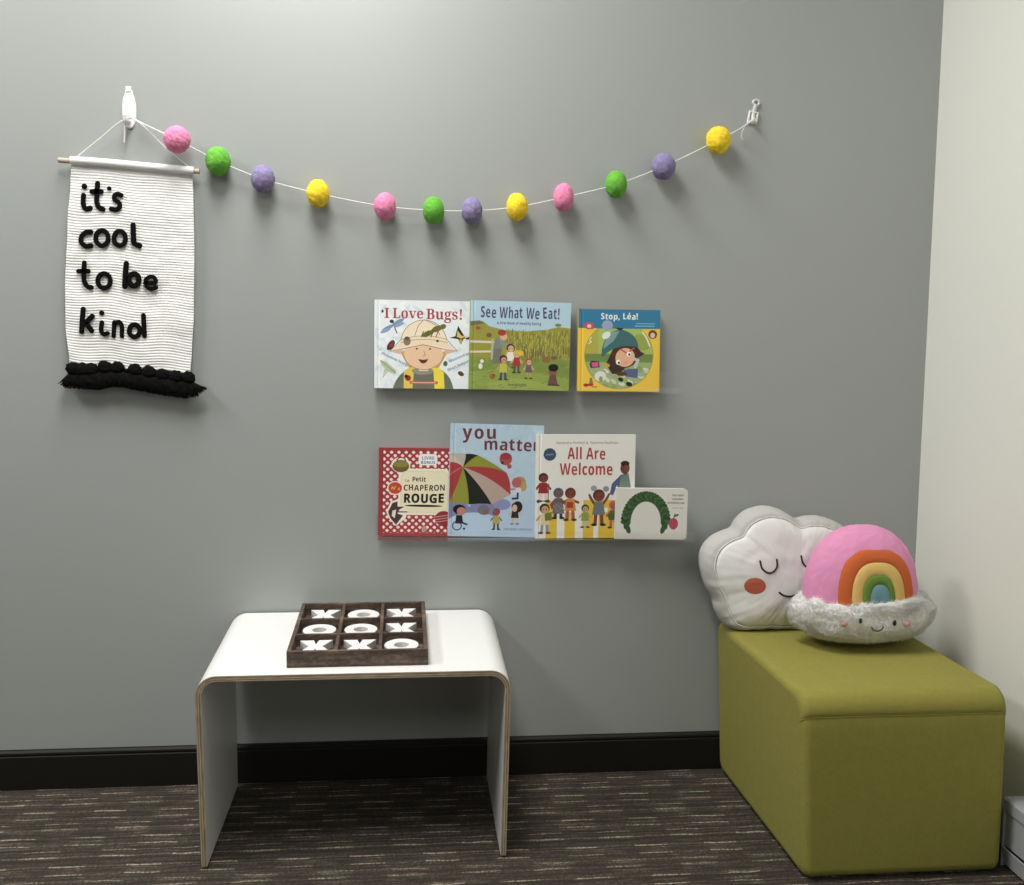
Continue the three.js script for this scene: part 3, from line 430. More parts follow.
function makeLedge(k, x0, x1, depth, lip, back, label) {
  const roll = Math.atan2(LED[k][1].y - LED[k][0].y, LED[k][1].x - LED[k][0].x), cx = (x0 + x1) / 2, t = 0.003, w = x1 - x0;
  const g = thing('acrylic_ledge', label, 'shelf ledge', V(cx, ledgeY(k, cx) - t - 0.0008, 0.0006), 'clear ledges on the grey wall'); g.rotation.z = roll;
  const s = new THREE.Shape([[0, 0], [depth, 0], [depth, lip + t], [depth - t, lip + t], [depth - t, t], [t, t], [t, back], [0, back]].map(([x, y]) => new THREE.Vector2(x, y)));
  const geo = new THREE.ExtrudeGeometry(s, { depth: w, bevelEnabled: false }).rotateY(-Math.PI / 2).translate(w / 2, 0, 0);
  part('ledge_profile', geo, new THREE.MeshPhysicalMaterial({ color: 0xffffff, roughness: 0.03, transmission: 1, thickness: 0, ior: 1.49 }), g);
  for (const sx of [-0.42, 0.42]) part('screw', new THREE.CylinderGeometry(0.004, 0.004, 0.0016, 16).rotateX(Math.PI / 2).translate(sx * w, back * 0.62, t + 0.0009), std(0xb5b5b2, 0.3, { metalness: 0.9 }), g);
}
makeLedge('u', W(373, 390, 0.02).x, W(680, 393, 0.02).x, 0.042, 0.012, 0.052, 'clear acrylic ledge on grey wall holding the row of three books');
makeLedge('l', W(376, 538, 0.02).x, W(690, 539, 0.02).x, 0.064, 0.020, 0.052, 'clear acrylic ledge on grey wall holding the row of four books');
const paper = std(lin(0.72, 0.69, 0.62), 0.85);
function makeBook(q, k, zb, zt, t, cw, ch, draw, spineCol, label, board) {
  const [TL, TR, BL, BR] = q, bl = W(...BL, zb), br = W(...BR, zb), tl = W(...TL, zt), tr = W(...TR, zt);
  const w = (bl.distanceTo(br) + tl.distanceTo(tr)) / 2, cx = (bl.x + br.x) / 2, yb = ledgeY(k, cx) + 0.0006;
  const top = tl.clone().add(tr).multiplyScalar(0.5), bot = V(cx, yb, zb), h = Math.hypot(top.y - yb, top.z - zb);
  const X = br.clone().sub(bl); X.y = (X.y + (tr.y - tl.y)) / 2; X.z = 0; X.normalize();
  const Z = new THREE.Vector3().crossVectors(X, V(0, top.y - yb, zt - zb)).normalize(), Y = new THREE.Vector3().crossVectors(Z, X);
  const g = thing('picture_book', label, 'book', bot); g.quaternion.setFromRotationMatrix(new THREE.Matrix4().makeBasis(X, Y, Z));
  const coverTex = canvasTex(cw, ch, draw), mat = std(0xffffff, 0.35, { map: coverTex }), plain = std(spineCol, 0.4);
  const uvFix = (geo) => { const p = geo.attributes.position, uv = new Float32Array(p.count * 2); for (let i = 0; i < p.count; i++) { uv[2 * i] = clamp((p.getX(i) + w / 2) / w, 0.002, 0.998); uv[2 * i + 1] = clamp(p.getY(i) / h, 0.002, 0.998); } geo.setAttribute('uv', new THREE.BufferAttribute(uv, 2)); return geo; };
  if (board) {
    const leafT = t / 7, rr = 0.009, sh = (w2, h2) => { const s = new THREE.Shape(); s.moveTo(-w2 / 2, 0); s.lineTo(w2 / 2 - rr, 0); s.absarc(w2 / 2 - rr, rr, rr, -Math.PI / 2, 0); s.lineTo(w2 / 2, h2 - rr); s.absarc(w2 / 2 - rr, h2 - rr, rr, 0, Math.PI / 2); s.lineTo(-w2 / 2, h2); return s; };
    for (let i = 0; i < 7; i++) { const geo = new THREE.ExtrudeGeometry(sh(w - (i ? 0.001 : 0), h), { depth: leafT * 0.86, bevelEnabled: false, curveSegments: 8 }).translate(0, 0, -leafT * (i + 1) + leafT * 0.1); part(i ? (i === 6 ? 'back_cover' : 'board_page') : 'front_cover', uvFix(geo), i ? std(lin(0.72, 0.71, 0.68), 0.6) : mat, g); }
    return g;
  }
  const c = 0.0022, gr = 0.0013;     // cover boards with a hinge groove beside the spine
  const prof = new THREE.Shape([[-w / 2, -c], [w / 2 - 0.0004, -c], [w / 2, -c / 2], [w / 2 - 0.0005, 0], [-w / 2 + 0.0125, 0], [-w / 2 + 0.0105, -gr], [-w / 2 + 0.0085, -gr], [-w / 2 + 0.0065, 0], [-w / 2 + 0.001, 0]].map(([x, z]) => new THREE.Vector2(x, z)));
  const cov = uvFix(new THREE.ExtrudeGeometry(prof, { depth: h, bevelEnabled: false }).rotateX(-Math.PI / 2).scale(1, 1, -1));
  { const ix = cov.attributes.position; cov.computeVertexNormals(); const n = cov.attributes.normal; for (let i = 0; i < n.count; i++) n.setXYZ(i, -n.getX(i), -n.getY(i), -n.getZ(i)); const a = cov.toNonIndexed ? cov : cov; const P = a.attributes.position.array, U = a.attributes.uv.array; for (let i = 0; i < ix.count; i += 3) { for (let d = 0; d < 3; d++) { const s = P[(i + 1) * 3 + d]; P[(i + 1) * 3 + d] = P[(i + 2) * 3 + d]; P[(i + 2) * 3 + d] = s; } for (let d = 0; d < 2; d++) { const s = U[(i + 1) * 2 + d]; U[(i + 1) * 2 + d] = U[(i + 2) * 2 + d]; U[(i + 2) * 2 + d] = s; } } a.computeVertexNormals(); }
  part('front_cover', cov, mat, g);
  part('back_cover', rbox(-w / 2, w / 2, 0, h, -t, -t + c, 0.0008, 1), plain, g);
  part('spine', rbox(-w / 2 - 0.0008, -w / 2 + 0.0016, 0.0002, h - 0.0002, -t + 0.0002, -0.0006, 0.0007, 1), plain, g);
  part('page_block', box(-w / 2 + 0.002, w / 2 - 0.0035, 0.003, h - 0.003, -t + c + 0.0001, -c - 0.0001), paper, g);
  return g;
}
makeBook([[376, 300], [476, 301], [374, 389], [475, 391]], 'u', 0.022, 0.017, 0.011, 930, 800, COVERS.bugs, '#dfe6e8', 'white picture book with red title and a child in a wide sun hat');
makeBook([[469, 300], [569.3, 303], [468.5, 390], [569.3, 392]], 'u', 0.0345, 0.029, 0.0105, 950, 800, COVERS.eat, '#8d9a5c', 'picture book with green field of children under a blue sky and dark purple title');
makeBook([[576, 309], [658.5, 310], [577.5, 392], [659, 393]], 'u', 0.030, 0.022, 0.009, 600, 600, COVERS.stop, '#d8b23c', 'square yellow picture book with blue title band and round picture of a girl');
makeBook([[379.5, 448], [467, 448.5], [378, 538], [466, 539]], 'l', 0.021, 0.017, 0.013, 700, 750, COVERS.rouge, '#92343a', 'red and white checked picture book with cream title panel and black lettering');
makeBook([[450, 423], [542, 426], [447, 539], [541, 540]], 'l', 0.0305, 0.0255, 0.008, 650, 790, COVERS.matter, '#a9c0d0', 'tall pale blue picture book with a striped umbrella and brown title');
makeBook([[536, 435], [635, 434], [535, 539], [634, 539.5]], 'l', 0.0425, 0.0375, 0.010, 770, 800, COVERS.welcome, '#dad8d2', 'white picture book with red title and children on yellow stripes');
makeBook([[616, 488], [688, 489], [615, 539.5], [686, 540]], 'l', 0.0585, 0.0555, 0.014, 720, 500, COVERS.leaves, '#d8d6ce', 'small white board book with rounded corners and green arch picture', true);

// ---------------------------------------------------------------- hooks, banner and garland on the grey wall
const hookWhite = std(lin(0.80, 0.80, 0.78), 0.3);
{
  const c = W(129.5, 109, 0), sc = 1 / 490;
  const g = thing('wall_hook', 'large white oval adhesive hook above the banner', 'hook', c);
  const s = new THREE.Shape(); const pl = [[0, 20], [2.2, 19.4], [3.1, 17.5], [3.3, 15], [5, 11], [6.2, 4], [6.4, -3], [6, -10], [4.5, -16.5], [2.4, -19.4], [0, -20]];
  const all = [...pl, ...pl.slice(1, -1).reverse().map(([x, y]) => [-x, y])].map(([x, y]) => new THREE.Vector2(x * sc, y * sc));
  s.setFromPoints(all.reverse());
  part('base_plate', new THREE.ExtrudeGeometry(s, { depth: 0.003, bevelEnabled: true, bevelThickness: 0.0025, bevelSize: 0.0022, bevelSegments: 4 }).translate(0, 0, 0.0004), hookWhite, g);
  part('hook_arm', mergeGeometries([tube([V(0, 0.016, 0.007), V(0, -0.008, 0.009), V(0, -0.026, 0.014), V(0, -0.034, 0.021), V(0, -0.031, 0.028), V(0, -0.020, 0.031)], 0.0058, 40, 14), new THREE.SphereGeometry(0.0058, 14, 10).translate(0, -0.020, 0.031), new THREE.SphereGeometry(0.0058, 14, 10).translate(0, 0.016, 0.007)]), hookWhite, g);
  part('release_tab', rbox(-0.006, 0.006, 0.036, 0.048, 0.004, 0.0075, 0.0015), hookWhite, g);
}
{
  const c = W(752.6, 115.5, 0), g = thing('wall_hook', 'small translucent adhesive hook at the far end of the garland', 'hook', c);
  const clear = new THREE.MeshPhysicalMaterial({ color: lin(0.86, 0.86, 0.84), roughness: 0.3, transmission: 0.35, thickness: 0 });
  g.rotation.z = -0.16; g.scale.set(1.12, 0.95, 1);
  part('base_plate', rbox(-0.0105, 0.0105, -0.022, 0.010, 0.0004, 0.0035, 0.0014), clear, g);
  part('frame', mergeGeometries([rbox(-0.0108, -0.0065, -0.0215, 0.008, 0.0034, 0.008, 0.0015), rbox(0.0065, 0.0108, -0.0215, 0.008, 0.0034, 0.008, 0.0015), rbox(-0.0108, 0.0108, 0.005, 0.009, 0.0034, 0.008, 0.0015)]), hookWhite, g);
  part('hook_arm', tube([V(0, 0.006, 0.004), V(0, -0.008, 0.008), V(0, -0.018, 0.013), V(0, -0.018, 0.019), V(0, -0.010, 0.021)], 0.0046, 30, 10), clear, g);
  part('neck', tube([V(0, 0.008, 0.003), V(0.001, 0.020, 0.004), V(0.001, 0.027, 0.0045)], 0.0042, 14, 10), clear, g);
  part('eyelet', new THREE.TorusGeometry(0.0065, 0.0026, 10, 28).translate(0.001, 0.031, 0.0045), clear, g);
}
// banner
{
  const ZB = 0.021, P = (u, v, z = ZB) => W(u, v, z);
  const rodL = P(58.5, 160), rodR = P(199.5, 171.5), mid = rodL.clone().add(rodR).multiplyScalar(0.5), base = V(mid.x, P(130, 366).y, 0);
  const g = thing('fabric_banner', 'ribbed white fabric wall banner with black felt lettering and black fringe', 'banner', base);
  const loc = (p) => p.sub(base);
  const topL = [72.5, 163.5], topR = [192.5, 173];
  // the cloth: edges traced in the photograph, ribs as real relief
  const Lx = [[0, 71.5], [0.1, 70.5], [0.3, 67.5], [0.6, 65.2], [0.8, 65.5], [1, 69.5]], Rx = [[0, 192.3], [0.15, 193.2], [0.4, 194], [0.7, 193.6], [0.9, 191.6], [1, 190]];
  const interp = (T, t) => { for (let i = 1; i < T.length; i++) if (t <= T[i][0]) { const k = (t - T[i - 1][0]) / (T[i][0] - T[i - 1][0]), s = k * k * (3 - 2 * k); return lerp(T[i - 1][1], T[i][1], s); } return T[T.length - 1][1]; };
  const RIBS = 74;
  const clothUV = (s, t) => {
    const u = lerp(interp(Lx, t), interp(Rx, t), s), dv = lerp(0, 9.5, s), end = lerp(365, 373, s) + 1.2 * Math.sin(s * 14);
    const wav = 1.1 * Math.sin(s * 9 + t * 3) * Math.sin(t * Math.PI) + 1.2 * nz(s * 4, t * 7, 0.3);
    return [u, lerp(161 + dv, end, t) + wav];
  };
  const cloth = (s, t) => { const [u, v] = clothUV(s, t), ph = (t * RIBS) % 1, rib = Math.pow(Math.abs(Math.sin(ph * Math.PI)), 0.8) * 0.00105, big = 0.0035 * nz(s * 2.5, t * 5, 2.2) + 0.0016 * nz(s * 9, t * 18, 4.4); return P(u, v, ZB - 0.004 + rib + big); };
  const cg = grid(44, RIBS * 8, (s, t) => loc(cloth(s, 1 - t)));
  const weave = dataTex(128, 128, (u, v) => { const n = 128 + 110 * (vnoise(u * 64, v * 64, 64, 64) - 0.5); return [n, n, n]; }, false, 10, 20);
  const cotton = std(lin(0.80, 0.795, 0.77), 0.95, { bumpMap: weave, bumpScale: 0.0004, side: THREE.DoubleSide });
  const clothPart = part('cloth', cg, cotton, g);
  const back = grid(10, 20, (s, t) => { const p = cloth(1 - s, 1 - t); p.z = 0.012; return loc(p); }); part('lining', back, cotton, g);
  part('rod_sleeve', tube([loc(P(70.5, 160.2)), loc(P(100, 162.2)), loc(P(150, 166.8)), loc(P(194.2, 170.8))], 0.0088, 50, 16), cotton, g);
  const pine = std(lin(0.50, 0.40, 0.33), 0.7);
  const dir = rodR.clone().sub(rodL), len = dir.length(); dir.normalize();
  const rg = new THREE.CylinderGeometry(0.0058, 0.0058, len, 20, 1); rg.applyQuaternion(new THREE.Quaternion().setFromUnitVectors(V(0, 1, 0), dir)); const m0 = loc(mid.clone()); rg.translate(m0.x, m0.y, m0.z);
  part('rod', rg, pine, g);
  const cord = std(lin(0.78, 0.77, 0.73), 0.9), hk = P(129.5, 118, 0.026);
  part('hanging_cord', tube([loc(P(75, 158.5)), loc(P(100, 138.5, 0.024)), loc(P(120, 122, 0.027)), loc(hk.clone()), loc(P(141, 124, 0.028)), loc(P(165, 147, 0.013)), loc(P(191, 168.5))], 0.0013, 120, 6), cord, g);
  // felt letters
  const S = 7.314, A = (x, y) => [60 + x / S, 170 + y / S], B = (x, y) => [60 + x / S, 250 + y / S];
  const ring = (F, cx, cy, rx, ry) => ({ closed: true, pts: Array.from({ length: 16 }, (_, i) => F(cx + rx * Math.cos(i / 8 * Math.PI), cy + ry * Math.sin(i / 8 * Math.PI))) });
  const st = (F, ...p) => ({ pts: p.map(([x, y]) => F(x, y)) });
  const dot = (F, x, y, r) => ({ dot: r, pts: [F(x, y)] });
  const LET = [
    ['i', 17, [dot(A, 178, 120, 20), st(A, [172, 185], [172, 255], [188, 284], [222, 277])]],
    ['t', 17.5, [st(A, [275, 98], [272, 150], [270, 235], [284, 272], [314, 286]), st(A, [234, 157], [302, 157])]],
    ['apostrophe', 10, [dot(A, 360, 135, 16)]],
    ['s', 16, [st(A, [448, 184], [420, 175], [397, 190], [402, 218], [430, 238], [438, 264], [412, 289], [374, 284])]],
    ['c', 17, [st(A, [226, 453], [188, 457], [156, 490], [156, 528], [186, 556], [228, 553])]],
    ['o', 16.5, [ring(A, 307, 497, 46, 55)]], ['o', 16.5, [ring(A, 437, 500, 42, 53)]],
    ['l', 19, [st(A, [535, 404], [537, 480], [546, 538], [582, 554])]],
    ['t', 17, [st(B, [178, 94], [175, 150], [178, 228], [200, 266], [230, 274]), st(B, [136, 155], [206, 155])]],
    ['o', 16.5, [ring(B, 322, 225, 46, 53)]],
    ['b', 19, [st(B, [485, 100], [478, 180], [475, 266]), ring(B, 540, 218, 37, 44)]],
    ['e', 15, [st(B, [622, 242], [698, 236], [694, 206], [664, 196], [630, 216], [630, 256], [660, 284], [702, 273])]],
    ['k', 18, [st(B, [170, 433], [163, 510], [158, 597]), st(B, [236, 484], [186, 535]), st(B, [188, 530], [232, 590])]],
    ['i', 16, [dot(B, 305, 460, 18), st(B, [306, 530], [302, 590], [318, 614], [348, 609])]],
    ['n', 15.5, [st(B, [397, 530], [392, 628]), st(B, [400, 542], [430, 525], [450, 548], [453, 628])]],
    ['d', 17, [ring(B, 545, 590, 38, 45), st(B, [610, 478], [614, 550], [618, 625])]],
  ];
  const felt = new THREE.MeshPhysicalMaterial({ color: lin(0.006, 0.0055, 0.0055), roughness: 1, specularIntensity: 0.15 });
  const px = 1 / 424 / S;
  for (const [name, r, strokes] of LET) {
    const gs = [];
    for (const s of strokes) {
      const pts = s.pts.map(([u, v]) => loc(P(u, v, ZB + 0.0004))), rad = (s.dot ?? r) * px;
      const ball = (p, rr) => gs.push(new THREE.SphereGeometry(rr, 16, 10).scale(1, 1, 0.0016 / rr).translate(p.x, p.y, p.z));
      if (s.dot) { ball(pts[0], rad); continue; }
      const tg = new THREE.TubeGeometry(new THREE.CatmullRomCurve3(pts, !!s.closed), s.closed ? 48 : 36, rad, 12, !!s.closed), z0 = pts[0].z, pa = tg.attributes.position;
      for (let i = 0; i < pa.count; i++) pa.setZ(i, z0 + clamp((pa.getZ(i) - z0) / rad * 2.6, -1, 1) * 0.0016); tg.computeVertexNormals(); gs.push(tg);
      if (!s.closed) { ball(pts[0], rad); ball(pts[pts.length - 1], rad); }
    }
    part('letter_' + name, mergeGeometries(gs), felt, clothPart);
  }
  // knotted yarn fringe
  const C3 = (x, y) => [50 + x / 6.02, 340 + y / 6.02];
  const yarn = new THREE.MeshPhysicalMaterial({ color: lin(0.006, 0.0058, 0.0055), roughness: 1, specularIntensity: 0.15, side: THREE.DoubleSide });
  const kn = [[140, 172], [190, 178], [250, 178], [330, 165], [405, 168], [510, 182], [595, 195], [675, 212], [760, 222], [830, 228]];
  const lo = [[60, 258], [110, 288], [200, 295], [300, 299], [390, 280], [480, 292], [600, 318], [700, 335], [800, 350], [870, 340], [930, 290]], hi = [[75, 235], [110, 190], [200, 190], [300, 185], [390, 180], [480, 195], [600, 210], [700, 225], [800, 235], [870, 245], [925, 275]];
  const at = (Tb, s) => { const k = s * (Tb.length - 1), i = Math.min(Tb.length - 2, Math.floor(k)), f = k - i; return [lerp(Tb[i][0], Tb[i + 1][0], f), lerp(Tb[i][1], Tb[i + 1][1], f)]; };
  const mass = grid(140, 26, (s, k) => {
    const a = k * Math.PI * 2, l = at(lo, s), h = at(hi, s), mx = (l[0] + h[0]) / 2, my = (l[1] + h[1]) / 2, ry = (l[1] - h[1]) / 2 * (0.97 + 0.12 * nz(s * 50, k * 9, 1)), env = Math.pow(Math.sin(Math.PI * clamp(s, 0.012, 0.988)), 0.25);
    return loc(P(...C3(mx + 3 * nz(s * 40, k * 6, 2), my - Math.cos(a) * ry * Math.min(1, env * 1.05)), ZB + 0.003 + Math.sin(a) * 0.0125 * env * (1 + 0.35 * nz(s * 34, k * 10, 5))));
  });
  const fringe = part('fringe', mass, yarn, g);
  for (const [x, y] of kn) {
    const c = loc(P(...C3(x, y), ZB + 0.004)), kg = new THREE.SphereGeometry(1, 24, 18), p = kg.attributes.position;
    for (let i = 0; i < p.count; i++) { const a = V(p.getX(i), p.getY(i), p.getZ(i)), n = 1 + 0.22 * nz(a.x * 2 + x, a.y * 2, a.z * 2); p.setXYZ(i, c.x + a.x * 0.0165 * n, c.y + a.y * 0.0150 * n, c.z + a.z * 0.011 * n); }
    kg.computeVertexNormals(); part('knot', kg, yarn, fringe);
  }
  const strands = [];
  for (let i = 0; i < 420; i++) {
    const s = rnd(), l = at(lo, s), h = at(hi, s), k = 0.25 + 0.6 * rnd(), x = lerp(h[0], l[0], k), y = lerp(h[1], l[1], k), z = ZB + 0.004 + rnd() * 0.010, dx = (s - 0.5) * 22 + (rnd() - 0.5) * 26, e = l[1] + 6 * rnd() - 2;
    strands.push(tube([loc(P(...C3(x, y), z)), loc(P(...C3(x + dx * 0.5, (y + e) / 2), z + 0.002)), loc(P(...C3(x + dx, e), z - 0.002))], 0.0009, 4, 4));
  }
  const sg = part('fringe_yarns', mergeGeometries(strands), yarn, fringe); sg.userData.kind = 'stuff';
}
// garland of felt balls
{
  const Zg = 0.031, pos = [[177, 139.5, 'pink'], [218, 161, 'green'], [263, 179, 'lilac'], [318, 193.5, 'yellow'], [385, 206.5, 'pink'], [433.5, 210.5, 'green'], [472, 211, 'lilac'], [517, 207, 'yellow'], [563.5, 197.5, 'pink'], [616, 184.5, 'green'], [663.5, 166.5, 'lilac'], [718.5, 140, 'yellow']];
  const rad = [[13.0, 13.4], [12.4, 14.2], [11.9, 13.8], [11.6, 13.8], [11.3, 13.8], [11.2, 14], [11, 13.8], [11.2, 14.3], [10.6, 14.4], [11.4, 14], [12.6, 13.6], [13.1, 14.1]];
  const col = { pink: lin(0.74, 0.23, 0.40), green: lin(0.13, 0.42, 0.045), lilac: lin(0.235, 0.20, 0.36), yellow: lin(0.90, 0.64, 0.03) };
  const base = V(W(450, 210, 0).x, W(450, 225, 0).y, 0), loc = (p) => p.sub(base);
  const g = thing('felt_ball_garland', 'white string garland of pink, green, lilac and yellow felt balls', 'garland', base);
  const mats = Object.fromEntries(Object.entries(col).map(([k, c]) => [k, std(c, 1.0, { vertexColors: true })]));
  const str = [W(130, 117, 0.026), W(150, 127, 0.028), ...pos.map(([u, v], i) => W(u, v, i ? Zg : 0.045)), W(742, 127.5, 0.026), W(751.5, 120, 0.022)];
  const cord = std(lin(0.76, 0.75, 0.71), 0.9);
  part('string', tube(str.map((p) => loc(p)), 0.0015, 300, 6), cord, g);
  part('string_tail', tube([loc(W(129, 115, 0.029)), loc(W(125.8, 113, 0.028)), loc(W(124.8, 122, 0.025)), loc(W(124.6, 134, 0.022)), loc(W(124.2, 142.5, 0.02))], 0.0017, 40, 6), cord, g);
  part('string_tail', tube([loc(W(751, 121, 0.024)), loc(W(745.5, 126.5, 0.022)), loc(W(742.3, 132, 0.018)), loc(W(741.8, 137, 0.014)), loc(W(743.2, 140.2, 0.012))], 0.0019, 40, 6), cord, g);
  part('knot', new THREE.SphereGeometry(0.0036, 12, 10).translate(...loc(W(129, 117.5, 0.029)).toArray()), cord, g);
  pos.forEach(([u, v, c], i) => {
    const bg = new THREE.SphereGeometry(1, 56, 40), p = bg.attributes.position, q = loc(W(u, v, i ? Zg : 0.045)), rx = rad[i][0] / 424 * 0.93, ry = rad[i][1] / 424 * 0.945;
    for (let k = 0; k < p.count; k++) {
      const x = p.getX(k), y = p.getY(k), z = p.getZ(k), n = 1 + 0.05 * nz(x * 1.5 + i * 3, y * 1.5, z * 1.5) + 0.045 * nz(x * 5 + i, y * 5, z * 5) + 0.035 * nz(x * 12, y * 12 + i, z * 12);
      p.setXYZ(k, q.x + x * rx * n, q.y + y * ry * n, q.z + z * Math.min((rx + ry) / 2, 0.0295) * n * 0.98);
    }
    const vc = new Float32Array(p.count * 3); for (let k = 0; k < p.count; k++) { const x = (p.getX(k) - q.x) / rx, y = (p.getY(k) - q.y) / ry, z = (p.getZ(k) - q.z) / rx, t = nz(x * 3 + i * 5, y * 3, z * 3) * 0.5 + nz(x * 9, y * 9 + i, z * 9) * 0.5, m = 1 + 0.34 * t; vc[3 * k] = m * (c === 'lilac' ? 1 + 0.3 * nz(x * 4, y * 4 + i * 2, z * 4) : 1); vc[3 * k + 1] = m; vc[3 * k + 2] = m; }
    bg.setAttribute('color', new THREE.BufferAttribute(vc, 3)); bg.computeVertexNormals(); part('felt_ball', bg, mats[c], g).userData.label = c + ' felt ball';
  });
}

// ---------------------------------------------------------------- cloud pillow
{
  const zm = 0.081, HD = 0.047, px = [[721, 622], [713, 608], [711, 596], [705, 586], [701, 572], [700, 558], [704, 546], [713, 537], [723, 532], [732, 528.5], [736, 522], [744, 514], [756, 508.5], [768, 507], [780, 509.5], [790, 515], [798, 519.5], [806, 517.5], [818, 516.5], [832, 520], [843, 526], [852, 534], [858, 540], [868, 545], [875, 556], [876, 570], [870, 583], [862, 592], [861, 606], [853, 619], [842, 625.5], [815, 627], [788, 627], [762, 626], [742, 627], [730, 627]];
  const c0 = W(787, 572, zm), base = V(c0.x, OT.top + 0.0025, zm), pol = px.map(([u, v]) => { const p = W(u, v, zm); return [Math.atan2(p.y - c0.y, p.x - c0.x), Math.hypot(p.x - c0.x, p.y - c0.y)]; }).sort((a, b) => a[0] - b[0]);
  const rOf = (a) => {
    const n = pol.length; let i = 0; while (i < n && pol[i][0] < a) i++;
    const A = pol[(i - 1 + n) % n], B = pol[i % n]; let a0 = A[0], a1 = B[0]; if (i === 0) a0 -= 2 * Math.PI; if (i === n) a1 += 2 * Math.PI;
    const C = pol[(i - 2 + n) % n], D = pol[(i + 1) % n], t = (a - a0) / (a1 - a0), t2 = t * t, t3 = t2 * t;
    return 0.5 * (2 * A[1] + (B[1] - C[1]) * t + (2 * C[1] - 5 * A[1] + 4 * B[1] - D[1]) * t2 + (3 * A[1] - C[1] - 3 * B[1] + D[1]) * t3);
  };
  const yMin = OT.top + 0.0028;
  const SEAM = 0.875;
  const shape = (a, prof) => {      // prof: [radial share, z share]
    const r = rOf(a), puck = nz(Math.cos(a) * 16, Math.sin(a) * 16, prof[2] ?? 0);
    const rr = r * prof[0] + (prof[3] ?? 0) * puck * 0.006;
    let x = c0.x + rr * Math.cos(a), y = c0.y + rr * Math.sin(a); y = Math.max(y, yMin + 0.004 * (1 - prof[0]));
    const z = zm + prof[1] - (y - c0.y) * 0.10 + (prof[3] ?? 0) * puck * 0.002;
    return V(x, y, z);
  };
  const dome = (s, a) => { const k = clamp(s / SEAM, 0, 1), X = Math.cos(a) * k, Y = Math.sin(a) * k, wr = 0.0034 * nz(X * 2.6, Y * 2.6, 4.2) + 0.0026 * k * k * k * nz(Math.cos(a) * 11, Math.sin(a) * 11, k * 2) + 0.0012 * nz(X * 9, Y * 5, 1.1); return HD - 0.008 + 0.030 * Math.pow(1 - Math.pow(k, 2.6), 0.6) + wr * (1 - Math.pow(k, 12)); };
  const frontZ = (x, y) => { const a = Math.atan2(y - c0.y, x - c0.x), r = Math.hypot(x - c0.x, y - c0.y); return zm + dome(r / rOf(a), a) - (y - c0.y) * 0.10; };
  const g = thing('cloud_pillow', 'white satin cloud shaped pillow with closed eyes and red cheeks on green bench', 'pillow', base), loc = (p) => p.sub(base);
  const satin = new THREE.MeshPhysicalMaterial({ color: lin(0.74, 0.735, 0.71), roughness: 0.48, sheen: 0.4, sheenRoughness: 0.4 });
  const NA = 240, F = [], Bk = [], Sd = [];
  for (let k = 0; k <= 34; k++) F.push(SEAM * Math.pow(k / 34, 0.8));
  const ang = (t) => -Math.PI + t * 2 * Math.PI;
  const face = part('front_panel', grid(NA, 34, (t, k) => { const s = Math.max(F[Math.round(k * 34)], 0.001), a = ang(t); return loc(shape(a, [s, dome(s, a), s * 2, 0.35 * Math.pow(s / SEAM, 4)])); }, true), satin, g);
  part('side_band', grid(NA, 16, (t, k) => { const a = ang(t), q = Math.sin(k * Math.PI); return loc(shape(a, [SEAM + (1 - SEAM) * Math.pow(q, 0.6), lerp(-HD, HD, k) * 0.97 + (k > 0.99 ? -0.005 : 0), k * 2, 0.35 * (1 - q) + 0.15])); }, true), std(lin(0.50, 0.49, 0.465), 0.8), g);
  part('back_panel', grid(NA, 14, (t, k) => { const a = ang(1 - t), s = Math.max(k * SEAM, 0.001); return loc(shape(a, [s, -HD + 0.003 - 0.014 * (1 - (s / SEAM) ** 2), 0, 0])); }, true), satin, g);
  const sp = []; for (let i = 0; i < 150; i++) { const a = ang(i / 150); sp.push(loc(shape(a, [SEAM + 0.005, HD - 0.005, 2, 0.35]))); }
  part('seam', new THREE.TubeGeometry(new THREE.CatmullRomCurve3(sp, true), 400, 0.0016, 6, true), satin, g);
  // stitched face
  const FP = (x, y) => { let z = zm + 0.07, p; for (let i = 0; i < 8; i++) { p = W(690 + x / 3.938, 490 + y / 3.938, z); z = frontZ(p.x, p.y) + 0.0004; } p.z = z; return p; };
  const ink = std(lin(0.012, 0.012, 0.013), 0.7);
  const lineOf = (pts) => mergeGeometries([tube(pts.map(([x, y]) => loc(FP(x, y))), 0.0022, 40, 8), ...[pts[0], pts[pts.length - 1]].map(([x, y]) => new THREE.SphereGeometry(0.0022, 10, 8).translate(...loc(FP(x, y)).toArray()))]);
  part('eye', lineOf([[276, 280], [284, 308], [300, 323], [316, 327], [333, 318], [343, 300], [342, 274]]), ink, face);
  part('eye', lineOf([[438, 260], [444, 286], [458, 302], [476, 306], [494, 298], [504, 282], [505, 258]]), ink, face);
  part('mouth', lineOf([[352, 404], [366, 414], [384, 419], [402, 418], [420, 410], [432, 400]]), ink, face);
  const cheek = (cx, cy, rx, ry) => grid(40, 8, (t, k) => { const a = t * 2 * Math.PI, q = Math.max(1 - k, 0.001), p = FP(cx + rx * q * Math.cos(a), cy + ry * q * Math.sin(a)); p.z += 0.0007 * (1 - q ** 6); return loc(p); }, true);
  const blush = std(lin(0.47, 0.105, 0.055), 0.8);
  part('cheek', cheek(256, 378, 43, 32), blush, face); part('cheek', cheek(520, 360, 43, 32), blush, face);
}
